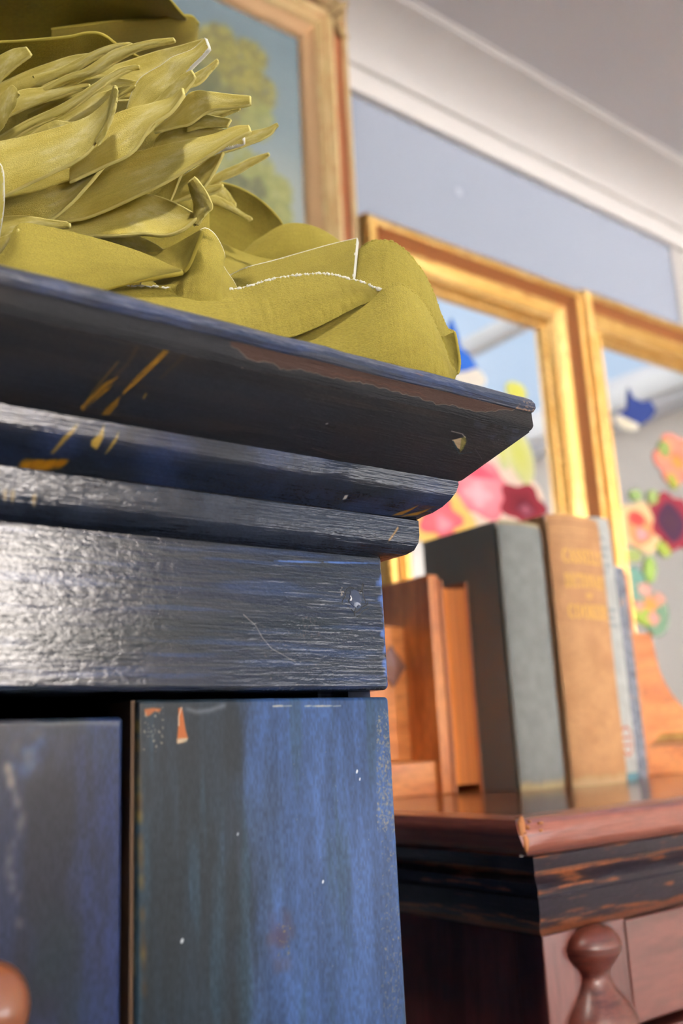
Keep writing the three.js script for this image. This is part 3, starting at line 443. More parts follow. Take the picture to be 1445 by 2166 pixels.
  P('330,425 380,380 410,360 440,340 472,316', '335,440 400,414 430,396 452,366 472,326', 'inner', { dA: [0.425, 0.425], bulge: -0.06 });
  P('280,420 340,385 370,368 392,371', '300,430 350,410 378,403 402,386', 'inner', { dA: [0.435, 0.435] });
  P('300,440 340,420 390,406 430,398 470,392', '320,440 350,430 400,420 440,412 470,398', 'inner', { dA: [0.44, 0.44] });
  P('420,415 460,418 490,435 510,450 532,463', '410,428 455,433 490,446 514,459 528,466', 'inner', { dA: [0.455, 0.455], bulge: 0.12 });
  P('425,400 455,386 475,400 497,431', '420,415 445,412 470,420 498,436', 'inner', { dA: [0.46, 0.46] });
  P('120,400 190,372 250,332 300,322 350,310 400,298 450,288 500,270 525,268', '100,470 170,464 220,447 300,410 350,386 400,356 450,325 500,294 529,281', 'inner', { dA: [0.4, 0.4], dB: [0.395, 0.395], bulge: 0.05, label: 'long pale petal with a square cut tip' });
  P('150,345 200,287 240,247 320,222 365,208 386,189', '150,385 220,352 280,322 322,266 362,238 389,203', 'inner', { dA: [0.392, 0.395], dB: [0.385, 0.39], bulge: 0.07 });
  P('-30,420 5,413 60,389 120,365 180,356 217,344 260,310 300,283 318,264', '-30,470 5,464 60,465 105,464 145,436 190,388 235,338 275,316 331,263', 'inner', { dA: [0.388, 0.39], dB: [0.385, 0.388], bulge: 0.05 });
  P('-40,312 0,303 50,293 100,280 150,265 190,248 215,228 236,205 243,184', '-40,440 5,416 60,389 110,366 160,341 187,322 208,294 228,258 246,186', 'inner', { dA: [0.375, 0.385], dB: [0.37, 0.38], bulge: 0.1, label: 'broad olive petal curling to a fine point' });
  P('203,302 225,262 238,225 243,188', '208,306 232,260 243,226 247,189', 'inner', { dA: [0.376, 0.376] });
  P('-60,300 -30,330 0,352 6,400 5,440 -4,500', '-120,320 -90,360 -60,380 -50,420 -55,470 -70,520', 'inner', { dA: [0.36, 0.36], edge: edgeWhite });
  P('165,494 210,484 258,483 290,500 330,520 350,532', '165,520 230,545 290,560 350,560', 'inner', { dA: [0.4, 0.4], bulge: 0.08 });
  P('120,470 220,442 265,425 297,412 335,418 380,436 415,456', '120,500 220,500 270,498 300,495 350,498 385,487 416,464', 'inner', { dA: [0.398, 0.392], dB: [0.388, 0.39], bulge: -0.14 });
  P('412,476 413,455 412,430 405,405 400,388', '418,474 436,452 447,439 438,412 413,377', 'inner', { dA: [0.39, 0.388], bulge: 0.15, label: 'curled back petal tip' });
  P('-30,470 20,461 60,461 100,467 146,473', '-30,540 0,514 35,496 100,484 146,480', 'inner', { dA: [0.37, 0.375], bulge: 0.08 });
  P('-40,530 0,508 22,498 40,488', '-40,600 0,560 22,530 38,500', 'inner', { dA: [0.36, 0.36] });
  // broad outer petals lying on the cabinet top
  P('480,590 520,571 580,555 650,535 700,521 755,508', '480,650 540,650 600,640 650,625 700,615 747,596', 'felt', { dA: [0.415, 0.425], dB: [0.405, 0.415], bulge: 0.06, edge: edgeWhite, thick: 0.0019, label: 'flat olive petal with a pale cut end' });
  P('745,545 780,517 808,511 832,516 852,529 872,550 892,577 908,607 922,642 936,680 948,700 962,705', '745,640 770,660 800,670 830,680 850,690 870,700 890,712 905,724 915,735 925,745 935,760 955,775', 'felt', { dA: [0.425, 0.41], dB: [0.41, 0.4], bulge: 0.08, thick: 0.0019, nu: 120, fuzz: 0.0004 });
  P('934,714 943,740 950,765 958,789', '961,705 967,735 971,762 969,788', 'felt', { dA: [0.402, 0.396], dB: [0.406, 0.4], bulge: -0.25, thick: 0.0019 });
  P('300,536 340,533 385,512 425,490', '335,556 362,570 390,574 428,492', 'felt', { dA: [0.39, 0.38], dB: [0.383, 0.376], bulge: -0.12 });
  P('300,602 345,592 380,576 395,564 406,540 416,510 425,492 434,487 448,495 460,512 470,535 471,548 465,554 476,576 490,596 501,618', '300,650 320,650 340,650 355,650 370,650 382,652 394,654 406,655 420,655 434,656 446,657 456,658 464,658 474,660 488,662 500,664', 'felt', { dA: [0.385, 0.385], dB: [0.372, 0.375], bulge: 0.1, edge: edgeWhite, thick: 0.0019, nu: 64, rim: 'top', label: 'ruffled olive petal with a white cut edge' });
  P('-20,575 20,520 42,478 100,484 170,500 250,522 310,543 360,566 382,574', '-20,640 20,640 60,640 110,640 160,632 210,616 262,602 320,590 384,578', 'felt', { dA: [0.345, 0.376], dB: [0.335, 0.372], bulge: 0.1, thick: 0.0019, label: 'wide folded olive petal at the front of the flower' });
  P('180,604 240,610 300,611 360,614 420,618 480,617 520,612 560,600 600,591 650,585 690,584 730,592 770,603 795,614 816,619', '180,660 260,690 330,715 400,735 460,745 520,742 560,735 600,720 640,705 680,688 715,670 750,652 780,638 800,629 817,621', 'felt', { dA: [0.362, 0.392], dB: [0.345, 0.396], bulge: 0.14, edge: edgeWhite, thick: 0.002, nu: 220, rim: 'top', fuzz: 0.0006, label: 'long low petal with a frayed white edge along the cabinet top' });
  P('500,748 560,733 640,703 720,666 790,632 822,611 842,604 862,613 882,632 903,660 922,700 938,738 950,775 963,792', '480,800 560,805 640,810 720,815 780,818 830,818 860,818 885,818 905,816 922,814 938,812 948,808 956,804 965,797', 'felt', { dA: [0.372, 0.394], dB: [0.36, 0.392], bulge: 0.16, thick: 0.002, nu: 160, rim: 'top', fuzz: 0.0004, label: 'broad petal folded over the front edge of the cabinet top' });
  // cup of bracts and the stem, to the left of what the camera sees
  for (const [y0, y1, d0, d1, bu] of [[470, 610, 0.40, 0.345, 0.2], [380, 500, 0.39, 0.355, 0.22], [280, 400, 0.395, 0.36, 0.22], [180, 300, 0.41, 0.375, 0.2], [90, 210, 0.43, 0.40, 0.15], [150, 330, 0.47, 0.49, -0.15], [300, 480, 0.47, 0.49, -0.15], [430, 580, 0.46, 0.46, -0.1]])
    petal([[-340, 425, d0 + 0.01], [-270, mix(y0, 425, 0.45), mix(d0, d1, 0.4)], [-160, y0, d1], [-60, y0 - 8, d1], [-12, y0 + 30, d1]], [[-340, 445, d0 + 0.01], [-270, mix(y1, 440, 0.4), mix(d0, d1, 0.4)], [-160, y1, d1], [-60, y1 - 14, d1], [-14, y1 - 40, d1]], PM.felt, { bulge: bu, tilt: 0 });
  const stem = new THREE.TubeGeometry(new THREE.CatmullRomCurve3([[-250, 430, 0.425], [-360, 440, 0.428], [-520, 500, 0.43], [-760, 560, 0.43]].map((p) => { const q = atDepth(...p); q.y = Math.max(q.y, TOP + 0.008); return q.sub(flower.position); })), 40, 0.007, 12);
  obj('stem', stem, std({ color: '#6f6a34', roughness: 0.8 }), flower, 'wrapped green stem');
}

// ------------------------------------------------------------------ chest of drawers
const CH = EY - 0.044, HX0 = 0.4383, HX1 = 1.75, HZ = -0.4088, HZB = -0.935;
const chest = thing('chest_of_drawers', 'varnished mahogany chest of drawers with moulded top and turned corner ornaments', 'chest', [0, 0, 0]);
const mahog = texOf(woodCanvas(1024, 512, [82, 40, 34], [108, 58, 50], [130, 78, 68], { fx: 4, fy: 22, s: 301 }).c), mahogR = reps(mahog, 2, 4);
const topWood = phys({ map: reps(texOf(woodCanvas(1024, 512, [96, 50, 28], [134, 76, 42], [156, 92, 54], { fx: 4, fy: 34, s: 311 }).c), 2, 3), roughness: 0.22, bumpMap: reps(brushBump, 3, 3), bumpScale: 0.0001, clearcoat: 0.6, clearcoatRoughness: 0.12 });
const mahogMat = phys({ map: mahogR, roughness: 0.3, bumpMap: reps(brushBump, 3, 3), bumpScale: 0.0002, clearcoat: 0.5, clearcoatRoughness: 0.2 });
const noseMat = phys({ map: reps(texOf(woodCanvas(1024, 256, [110, 56, 46], [146, 80, 62], [168, 104, 80], { fx: 5, fy: 14, s: 321 }).c), 2, 20), roughness: 0.3, bumpMap: reps(brushBump, 3, 12), bumpScale: 0.0003, clearcoat: 0.5, clearcoatRoughness: 0.2 });
const wornC = canvasOf(2048, 192, (u, v) => {            // black stain rubbed through to brown along the arrises
  const s = fbm(u * 16, v * 26, 331, 4), q = fbm(u * 40, v * 70, 337, 3), band = Math.max(smooth(0.1, 0, Math.abs(v - 0.86)), 0.8 * smooth(0.08, 0, Math.abs(v - 0.56)), smooth(0.12, 0, Math.abs(v - 0.1)), 0.5 * smooth(0.05, 0, Math.abs(v - 0.42)));
  const t = smooth(0.52, 0.66, s * 0.6 + q * 0.25 + band * 0.24); const c = mix3([40, 33, 42], [150, 88, 54], t); const k = 0.85 + 0.3 * vnoise(u * 500, v * 90, 339); return c.map((x) => x * k);
});
const wornMat = phys({ map: reps(texOf(wornC.c), 2.2, 1), roughness: 0.32, bumpMap: reps(brushBump, 4, 1), bumpScale: 0.0004, clearcoat: 0.4, clearcoatRoughness: 0.2 });
const rel = (p, y, x) => [p - HZ, y, HX0 - x];          // absolute corner point -> [front overhang, height, side overhang]
const noseP = [[-0.383, -0.0645, 0.4060], [-0.3800, -0.0625, 0.4010], [-0.3782, -0.058, 0.3970], [-0.3778, -0.053, 0.3945], [-0.3785, -0.048, 0.3938], [-0.3808, -0.0446, 0.3954], [-0.386, -0.044, 0.400], [-0.40, -0.0439, 0.415]].map(([z, y, x]) => rel(z, y, x));
const top = obj('top_board', uvBox(box(0.402, HX1 + 0.036, EY - 0.0645, CH, HZB, -0.386), 0.8), topWood, chest, 'polished brown top board');
obj('top_edge', moulding(noseP, HX0, HX1, HZ, HZB, EY, { seg: 60, wobble: 0.0003, crease: 50 }), noseMat, chest, 'rounded edge of the top with chipped corner');
{ // chips in the rounded corner
  const chipMat = std({ color: '#c07c48', roughness: 0.7 });
  for (const [x, y, w, h] of [[1106, 1752, 20, 44], [1114, 1782, 16, 40], [1146, 1741, 15, 6], [1146, 1757, 12, 6], [1118, 1750, 9, 8], [1113, 1762, 7, 5], [1104, 1738, 11, 7], [1122, 1738, 6, 5]]) {
    const q = onZ(x, y, -0.3775), s = 0.000235, g = new THREE.IcosahedronGeometry(1, 1), p = g.attributes.position;
    for (let i = 0; i < p.count; i++) { const n = 0.7 + 0.6 * hash(Math.round(p.getX(i) * 9), Math.round(p.getY(i) * 9), Math.round(x)); p.setXYZ(i, p.getX(i) * n, p.getY(i) * n, p.getZ(i) * n); }
    const m = obj('chip', g, chipMat, chest); m.scale.set(w * s * 0.55, h * s * 0.55, 0.0012); m.position.set(q.x, q.y, -0.3782);
  }
}
const mouldP = [[-0.4088, -0.1133, 0.4383], [-0.4075, -0.1122, 0.4365], [-0.4025, -0.1085, 0.4300], [-0.3985, -0.1035, 0.4265], [-0.3955, -0.098, 0.4240], [-0.3937, -0.0930, 0.4222], [-0.3930, -0.0898, 0.4215], [-0.3950, -0.0888, 0.4232], [-0.3938, -0.0870, 0.4222], [-0.3935, -0.0845, 0.4220], [-0.3950, -0.0820, 0.4230], [-0.3985, -0.0800, 0.4262], [-0.4000, -0.0780, 0.4275], [-0.3985, -0.0758, 0.4262], [-0.3925, -0.0745, 0.4195], [-0.3890, -0.0738, 0.4158], [-0.3872, -0.0700, 0.4138], [-0.3860, -0.0660, 0.4124], [-0.3880, -0.0645, 0.414]].map(([z, y, x]) => rel(z, y, x));
obj('top_moulding', moulding(mouldP, HX0, HX1, HZ, HZB, EY, { seg: 60, wobble: 0.0003, crease: 32, sv: 1 / 0.085, su: 1 }), wornMat, chest, 'dark stained moulding rubbed through to brown');
const HB = 0.09;
for (const x of [HX0, HX1 - 0.02]) obj('side_panel', swapUV(uvBox(box(x, x + 0.02, HB, EY - 0.1, HZB, HZ - 0.0222), 0.9)), mahogMat, chest);
obj('back_panel', box(HX0 + 0.02, HX1 - 0.02, HB, EY - 0.1, HZB, HZB + 0.01), mahogMat, chest);
for (const [a, b] of [[HX0, 0.5132], [HX1 - 0.075, HX1]]) obj('front_stile', swapUV(uvBox(box(a, b, HB, EY - 0.1125, HZ - 0.022, HZ, 0.0012), 0.9)), mahogMat, chest, 'flat front stile behind the turned ornament');
obj('plinth', box(HX0 - 0.012, HX1 + 0.012, 0, HB, HZB, HZ + 0.012, 0.004), mahogMat, chest);
{ // drawers with turned knobs; their thin gaps show dark
  const ys = [[EY - 0.1745, EY - 0.1145], [EY - 0.39, EY - 0.181], [EY - 0.66, EY - 0.395], [EY - 0.95, EY - 0.665], [HB + 0.01, EY - 0.955]];
  for (const [a, b] of ys) {
    const d = obj('drawer', uvBox(box(0.5146, HX1 - 0.0765, a, b, HZ - 0.024, HZ - 0.0004, 0.0012), 0.9), mahogMat, chest);
    for (const x of [0.8, 1.4]) { const pr = [[0.0001, 0.032], [0.012, 0.031], [0.02, 0.025], [0.02, 0.018], [0.011, 0.009], [0.012, 0]].map((p) => new THREE.Vector2(...p)); const k = obj('knob', new THREE.LatheGeometry(pr, 24).rotateX(Math.PI / 2), mahogMat, d); k.position.set(x, (a + b) / 2, HZ); }
  }
}
{ // split turning applied to the stile
  const pr = [[0.0004, -0.1118], [0.009, -0.1128], [0.0155, -0.1152], [0.0195, -0.1185], [0.0216, -0.1222], [0.0221, -0.1245], [0.0208, -0.1252], [0.0216, -0.126], [0.0205, -0.1285], [0.0168, -0.1325], [0.0128, -0.1362], [0.0112, -0.1395], [0.0118, -0.143], [0.0148, -0.148], [0.0198, -0.1535], [0.0245, -0.159], [0.0275, -0.1645], [0.0288, -0.170], [0.0286, -0.178], [0.026, -0.19], [0.02, -0.205], [0.014, -0.222], [0.017, -0.24], [0.024, -0.26], [0.024, -0.30], [0.012, -0.33], [0.0004, -0.335]].map(([r, y]) => new THREE.Vector2(r, y)).reverse();
  const turned = phys({ map: reps(mahog, 1, 3), color: '#f0d0b8', roughness: 0.38, clearcoat: 0.35, clearcoatRoughness: 0.25, bumpMap: reps(brushBump, 2, 2), bumpScale: 0.0002 });
  const g = new THREE.LatheGeometry(pr, 40, -Math.PI / 2, Math.PI);
  for (const x of [0.4802, HX1 - 0.038]) { const m = obj('split_turning', g, turned, chest, 'turned baluster ornament applied to the stile'); m.position.set(x, EY, HZ - 0.0005); m.scale.z = 0.72; }
}

// ------------------------------------------------------------------ books and bookends on the chest
const paper = std({ color: '#d9c9a4', roughness: 0.9, bumpMap: reps(heightTex(64, 256, (u, v) => vnoise(u * 60, v * 3, 401)), 1, 1), bumpScale: 0.0004 });
function spineGeo(w, h, bow, u0 = 0) {
  const n = 14, pos = [], uv = [], ix = [], m = 24;
  for (let i = 0; i <= n; i++) for (let k = 0; k <= m; k++) { const t = i / n, a = (t - 0.5) * 2, y = k / m * h, cap = (k === 0 || k === m) ? 0.0012 : 0; pos.push(t * w, y, bow * Math.sqrt(Math.max(0, 1 - a * a * 0.96)) - bow * 0.2 - cap + 0.0004 * (fbm(t * 6 + u0, y * 40, 411, 3) - 0.5) * 2); uv.push(t, k / m); }
  for (let i = 0; i < n; i++) for (let k = 0; k < m; k++) { const a = i * (m + 1) + k, b = a + m + 1; ix.push(a, b, b + 1, a, b + 1, a + 1); }
  const g = new THREE.BufferGeometry(); g.setAttribute('position', new THREE.Float32BufferAttribute(pos, 3)); g.setAttribute('uv', new THREE.Float32BufferAttribute(uv, 2)); g.setIndex(ix); g.computeVertexNormals(); return g;
}
function book(label, [x0, x1], h, zs, depth, { cover, spine, bow = 0.006, board = 0.003, back = false, pages = paper }) {
  const o = thing('book', label, 'book', [x0, CH, zs], 'books between the bookends'), w = x1 - x0;
  // zs is the front plane; the spine (or, turned round, the fore edge) faces the room
  obj('cover_board', box(0, board, 0, h, -depth, -0.004, 0.0008), cover, o); obj('cover_board', box(w - board, w, 0, h, -depth, -0.004, 0.0008), cover, o);
  if (back) {
    const n = 16, pos = [], ix = [], uv = [];
    for (let i = 0; i <= n; i++) for (const y of [0.006, h - 0.006]) { const t = i / n; pos.push(mix(board, w - board, t), y, -0.006 - 0.008 * Math.sin(Math.PI * t)); uv.push(t, y / h); }
    for (let i = 0; i < n; i++) { const a = i * 2; ix.push(a, a + 2, a + 3, a, a + 3, a + 1); }
    const g = new THREE.BufferGeometry(); g.setAttribute('position', new THREE.Float32BufferAttribute(pos, 3)); g.setAttribute('uv', new THREE.Float32BufferAttribute(uv, 2)); g.setIndex(ix); g.computeVertexNormals();
    obj('fore_edge', g, pages, o, 'browned concave page edges'); obj('page_block', box(board, w - board, 0.006, h - 0.006, -depth + 0.004, -0.0148), pages, o); obj('spine', box(0, w, 0, h, -depth - 0.004, -depth, 0.0015), cover, o);
  } else {
    obj('spine', spineGeo(w, h, bow, x0 * 90), spine, o); obj('page_block', box(board, w - board, 0.004, h - 0.004, -depth + 0.003, -0.003), pages, o);
  }
  return o;
}
const cloth = (c, s, extra = {}) => std({ color: c, roughness: 0.8, bumpMap: reps(clothBump, 3, 8), bumpScale: 0.0004, ...extra });
// brown book turned fore edge out
const brownPages = std({ map: texOf(canvasOf(128, 32, (u) => { const k = 0.7 + 0.5 * fbm(u * 18, 1, 421, 3); return [190 * k, 112 * k, 46 * k]; }).c), roughness: 0.7 });
book('small brown book turned with its page edges outwards', [0.5618, 0.5955], 0.181, -0.603, 0.11, { cover: phys({ color: '#8c4f28', roughness: 0.45 }), back: true, pages: brownPages });
// grey cloth book
const greyC = canvasOf(512, 1024, (u, v) => { const k = 0.9 + 0.2 * fbm(u * 8, v * 30, 431, 4), e = smooth(0.03, 0, v - 0.02 * fbm(u * 14, 3, 433, 3)) + smooth(0.975, 1, v); return mix3([112, 116, 114], [176, 160, 120], sat(e)).map((q) => q * k); });
book('thick plain grey cloth bound book', [0.5972, 0.6525], 0.2295, -0.566, 0.1, { cover: cloth('#6e7270', 1), spine: cloth('#ffffff', 1, { map: texOf(greyC.c) }), bow: 0.007 });
// tan book with gilt lettering
const tanC = canvasOf(768, 2048, (u, v) => { const f = fbm(u * 4, v * 16, 441, 4), f2 = fbm(u * 60, v * 160, 443, 3); let c = mix3([184, 134, 86], [204, 154, 102], smooth(0.2, 0.8, f)); c = mix3(c, [150, 104, 62], 0.35 * smooth(0.55, 0.8, f2)); const e = smooth(0.035, 0, v - 0.02 * fbm(u * 18, 1, 447, 3)); return mix3(c, [222, 190, 140], sat(e)); });
{ const g = tanC.g; g.textAlign = 'center'; g.textBaseline = 'middle'; g.fillStyle = '#eebb50'; g.save(); const line = (t, y, s, w) => { g.font = `bold ${s}px serif`; g.save(); g.translate(400, y); g.scale(w / g.measureText(t).width, 1); g.fillText(t, 0, 0); g.restore(); }; line('CASSELL’S', 330, 150, 590); line('DICTIONARY', 525, 150, 590); line('OF', 640, 70, 100); line('COOKERY', 765, 150, 590); g.restore(); g.fillStyle = '#8a5c34'; g.globalAlpha = 0.5; g.fillRect(0, 60, 768, 14); g.fillRect(0, 170, 768, 6); g.globalAlpha = 1; }
book('thick tan cloth book with gilt lettering on its spine', [0.655, 0.7295], 0.2395, -0.560, 0.12, { cover: cloth('#b5875a', 2), spine: std({ map: texOf(tanC.c), roughness: 0.6, bumpMap: reps(clothBump, 2, 5), bumpScale: 0.0005 }), bow: 0.011 });
// pale book with a printed spine
const paleC = canvasOf(128, 1024, (u, v) => { const k = 0.92 + 0.16 * fbm(u * 5, v * 30, 451, 3); return mix3([196, 199, 192], [70, 110, 120], smooth(0.03, 0.02, v)).map((q) => q * k); });
{ const g = paleC.g; g.fillStyle = '#7d878c'; for (const [y, w] of [[80, 40], [120, 60], [150, 52], [190, 60], [215, 40], [370, 70], [400, 56], [430, 70]]) { for (let x = 24; x < 24 + w; x += 14) g.fillRect(x, y, 9, 16); } g.strokeStyle = '#b4684a'; g.lineWidth = 9; g.beginPath(); g.ellipse(64, 880, 36, 52, 0, 0, 7); g.stroke(); g.fillStyle = '#b4684a'; g.fillRect(40, 862, 48, 9); g.fillRect(40, 890, 48, 9); }
book('slim pale grey book with small dark print and a red roundel', [0.7305, 0.7605], 0.2475, -0.571, 0.12, { cover: cloth('#ccd0ca', 3), spine: std({ map: texOf(paleC.c), roughness: 0.7 }), bow: 0.004 });
// speckled thin book
const speckC = canvasOf(128, 1024, (u, v) => { const t = smooth(0.45, 0.62, fbm(u * 12, v * 60, 461, 3)); let c = mix3([74, 80, 92], [128, 132, 142], t); return mix3(c, [184, 146, 110], smooth(0.72, 0.78, fbm(u * 6, v * 30, 465, 3))); });
book('thin slate grey marbled book beside the right hand bookend', [0.762, 0.7905], 0.2035, -0.582, 0.1, { cover: cloth('#666a72', 4), spine: std({ map: texOf(speckC.c), roughness: 0.7 }), bow: 0.003 });
// bookends: upright board, bracket with a concave edge, base block and a dark lozenge boss
const endWood = phys({ map: reps(texOf(woodCanvas(512, 512, [168, 96, 46], [202, 128, 68], [220, 148, 86], { fx: 3, fy: 26, s: 471 }).c), 4, 4), roughness: 0.4, clearcoat: 0.3, clearcoatRoughness: 0.2 });
const endDark = phys({ color: '#6b4a40', roughness: 0.3, clearcoat: 0.4 });
function bookend(label, x, z, h, dir) {                 // dir: the side on which the bracket stands
  const o = thing('bookend', label, 'bookend', [x, CH, z], 'pair of wooden bookends'), s = dir;
  obj('upright_board', swapUV(uvBox(box(s > 0 ? 0 : -0.012, s > 0 ? 0.012 : 0, 0, h, -0.11, 0, 0.0015), 1)), endWood, o);
  const x0 = s * 0.012;
  const sh = new THREE.Shape(); sh.moveTo(0, 0.028); sh.lineTo(0, 0.142); sh.lineTo(0.078, 0.145); sh.lineTo(0.082, 0.118); sh.bezierCurveTo(0.086, 0.095, 0.1, 0.078, 0.128, 0.06); sh.lineTo(0.132, 0.04); sh.lineTo(0.075, 0.04); sh.lineTo(0.055, 0.03); sh.closePath();
  const g = new THREE.ExtrudeGeometry(sh, { depth: 0.012, bevelEnabled: true, bevelSize: 0.001, bevelThickness: 0.001, bevelSegments: 2, curveSegments: 16 }); if (s < 0) { g.scale(-1, 1, 1); const ix = g.attributes.position.count; for (const k of ['position', 'normal', 'uv']) { const a = g.attributes[k], n = a.itemSize; for (let i = 0; i < ix; i += 3) for (let c = 0; c < n; c++) { const t = a.array[(i + 1) * n + c]; a.array[(i + 1) * n + c] = a.array[(i + 2) * n + c]; a.array[(i + 2) * n + c] = t; } } }
  g.translate(x0, 0, -0.05); obj('bracket', g, endWood, o);
  const bx = [x0, x0 + s * 0.14].sort((a, b) => a - b); obj('base_block', uvBox(box(bx[0], bx[1], 0, 0.027, -0.095, -0.006, 0.001), 1), endWood, o);
  const boss = new THREE.OctahedronGeometry(0.016, 0).scale(1, 1.15, 0.35).translate(x0 + s * 0.018, 0.108, -0.034); obj('lozenge_boss', boss, endDark, o, 'dark carved lozenge');
  return o;
}
bookend('wooden bookend with a scrolled bracket beside the page edges of the small brown book', 0.5612, -0.608, 0.185, -1);
bookend('wooden bookend with a scrolled bracket beside the thin marbled book', 0.7955, -0.590, 0.2, 1);

// ------------------------------------------------------------------ gilt mirrors standing on the chest
const goldC = canvasOf(512, 512, (u, v) => { const a = fbm(u * 10, v * 24, 501, 4), b = fbm(u * 60, v * 60, 503, 3); let c = mix3([206, 160, 86], [226, 188, 116], smooth(0.3, 0.7, a)); c = mix3(c, [156, 104, 62], 0.65 * smooth(0.55, 0.75, b * 0.6 + a * 0.4)); return c; });
const gold = std({ map: reps(texOf(goldC.c), 3, 8), metalness: 0.85, roughness: 0.33, bumpMap: reps(heightTex(512, 128, (u, v) => 0.5 + 0.35 * Math.sin(u * 200) * Math.sin(v * 60) + 0.4 * (fbm(u * 40, v * 30, 505, 3) - 0.5)), 2.4, 9), bumpScale: 0.0009 });
const goldSmooth = std({ map: reps(texOf(goldC.c), 1, 3), metalness: 0.9, roughness: 0.26 });
const goldBrown = std({ color: '#98623a', metalness: 0.35, roughness: 0.5, bumpMap: reps(brushBump, 5, 3), bumpScale: 0.0006 });  // darker brown finish for the band between rim and hollow
const silver = std({ color: '#e8ecee', metalness: 1, roughness: 0.015 });
const MZ = -0.938;                                        // the backs of the mirrors, just off the wall
const rimP = [[0, 0], [0, 0.040], [0.0015, 0.047], [0.006, 0.052], [0.012, 0.053], [0.0165, 0.050]], brownP = [[0.0165, 0.050], [0.019, 0.044], [0.0225, 0.037], [0.027, 0.031]], scoopP = [[0.027, 0.031], [0.032, 0.0275], [0.039, 0.0245], [0.047, 0.0225], [0.052, 0.0225]], innerLipP = [[0.052, 0.0225], [0.0535, 0.0265], [0.058, 0.028], [0.0625, 0.0255], [0.065, 0.019], [0.069, 0.017], [0.071, 0.0095]];
const blob = (cx, cy, rx, ry, cin, cout, { lobes = 5, amp = 0.18, rot = 0, n = 48 } = {}, z) => {
  const q = onZ(cx, cy, z), k = (onZ(cx + 10, cy, z).x - q.x) / 10, ky = (q.y - onZ(cx, cy + 10, z).y) / 10, pos = [0, 0, 0], col = [], ix = [], A = new THREE.Color(cin), B = new THREE.Color(cout); col.push(A.r, A.g, A.b);
  for (const f of [0.55, 1]) for (let i = 0; i < n; i++) { const a = i / n * 2 * Math.PI, r = f * (1 + amp * Math.cos(lobes * a + rot)); const c = A.clone().lerp(B, f === 1 ? 1 : 0.45); pos.push(rx * k * r * Math.cos(a), ry * ky * r * Math.sin(a), 0); col.push(c.r, c.g, c.b); }
  for (let i = 0; i < n; i++) { const j = (i + 1) % n; ix.push(0, 1 + i, 1 + j, 1 + i, 1 + n + i, 1 + n + j, 1 + i, 1 + n + j, 1 + j); }
  const g = new THREE.BufferGeometry(); g.setAttribute('position', new THREE.Float32BufferAttribute(pos, 3)); g.setAttribute('color', new THREE.Float32BufferAttribute(col, 3)); g.setIndex(ix); g.computeVertexNormals(); g.translate(q.x, q.y, z); return g;
};
const polyPaint = (pts, c, z) => { const q = pts.map(([x, y]) => onZ(x, y, z)), sh = new THREE.Shape(q.map((p) => new THREE.Vector2(p.x, p.y))), g = new THREE.ShapeGeometry(sh), C = new THREE.Color(c), col = []; for (let i = 0; i < g.attributes.position.count; i++) col.push(C.r, C.g, C.b); g.deleteAttribute('uv'); g.setAttribute('color', new THREE.Float32BufferAttribute(col, 3)); g.translate(0, 0, z); return g; };
const glassPaint = phys({ vertexColors: true, roughness: 0.8, specularIntensity: 0.3, side: THREE.DoubleSide });
function mirror(label, x0, x1, yTop) {
  const o = thing('gilt_mirror', label, 'mirror', [x0, CH, MZ], 'painted gilt mirrors on the chest'), w = x1 - x0, h = yTop - CH;
  frameSides(rimP, w, h).forEach((g, i) => {
    const r = obj('frame_rail', g, gold, o);
    obj('brown_band', frameSides(brownP, w, h)[i], goldBrown, r); obj('gilt_scoop', frameSides(scoopP, w, h)[i], goldSmooth, r, 'smooth burnished gilt hollow'); obj('inner_lip', frameSides(innerLipP, w, h)[i], gold, r);
  });
  obj('mirror_glass', box(0.06, w - 0.06, 0.06, h - 0.06, 0.004, 0.0098), silver, o, 'silvered glass'); obj('backing_board', box(0.01, w - 0.01, 0.01, h - 0.01, 0, 0.004), bareWood, o);
  return o;
}
const GZ = MZ + 0.0103;
const m1 = mirror('gilt framed mirror painted with pink and crimson roses and a blue bird', 0.7357, 1.1845, EY + 0.7036);
const m2 = mirror('gilt framed mirror painted with coral and dark red blossoms and a dark blue bird', 1.1885, 1.64, EY + 0.7100);
let paintZ = 0;
const paintOn = (m, name, geos, label) => { const g = geos.map((q) => { const r = q.clone(); r.translate(-m.position.x, -m.position.y, -m.position.z + paintZ); paintZ += 0.00006; return r; }); obj(name, g, glassPaint, m, label); };
const bl = (a, b, c, d, e, f, o) => blob(a, b, c, d, e, f, o, GZ);
paintOn(m1, 'painted_rose', [bl(1025, 1030, 118, 112, '#fbe6d2', '#f3dcc4', { lobes: 6, amp: 0.1 }), bl(1020, 1035, 62, 60, '#f0a4ac', '#dc7480', { lobes: 5, amp: 0.1 }), bl(1012, 1045, 30, 28, '#f9d2d6', '#ef9aa6', { lobes: 4 }), bl(1015, 1000, 34, 14, '#d8485e', '#e06a7c', { lobes: 3, rot: 1 })], 'pink rose painted on the glass');
paintOn(m1, 'painted_pansy', [bl(936, 1100, 68, 66, '#f6c24c', '#f2cf7e', { lobes: 5, amp: 0.08 }), bl(930, 1095, 44, 44, '#e8727c', '#d9606a', { lobes: 5 }), bl(938, 1108, 18, 18, '#f3a8b2', '#e07a88', { lobes: 3 })], 'red and yellow flower painted on the glass');
paintOn(m1, 'painted_rose', [bl(1106, 1066, 46, 42, '#4e121e', '#72202c', { lobes: 5, amp: 0.14, rot: 0.6 }), bl(1112, 1078, 16, 14, '#8a4a58', '#3e1024', { lobes: 4 })], 'crimson rose painted on the glass');
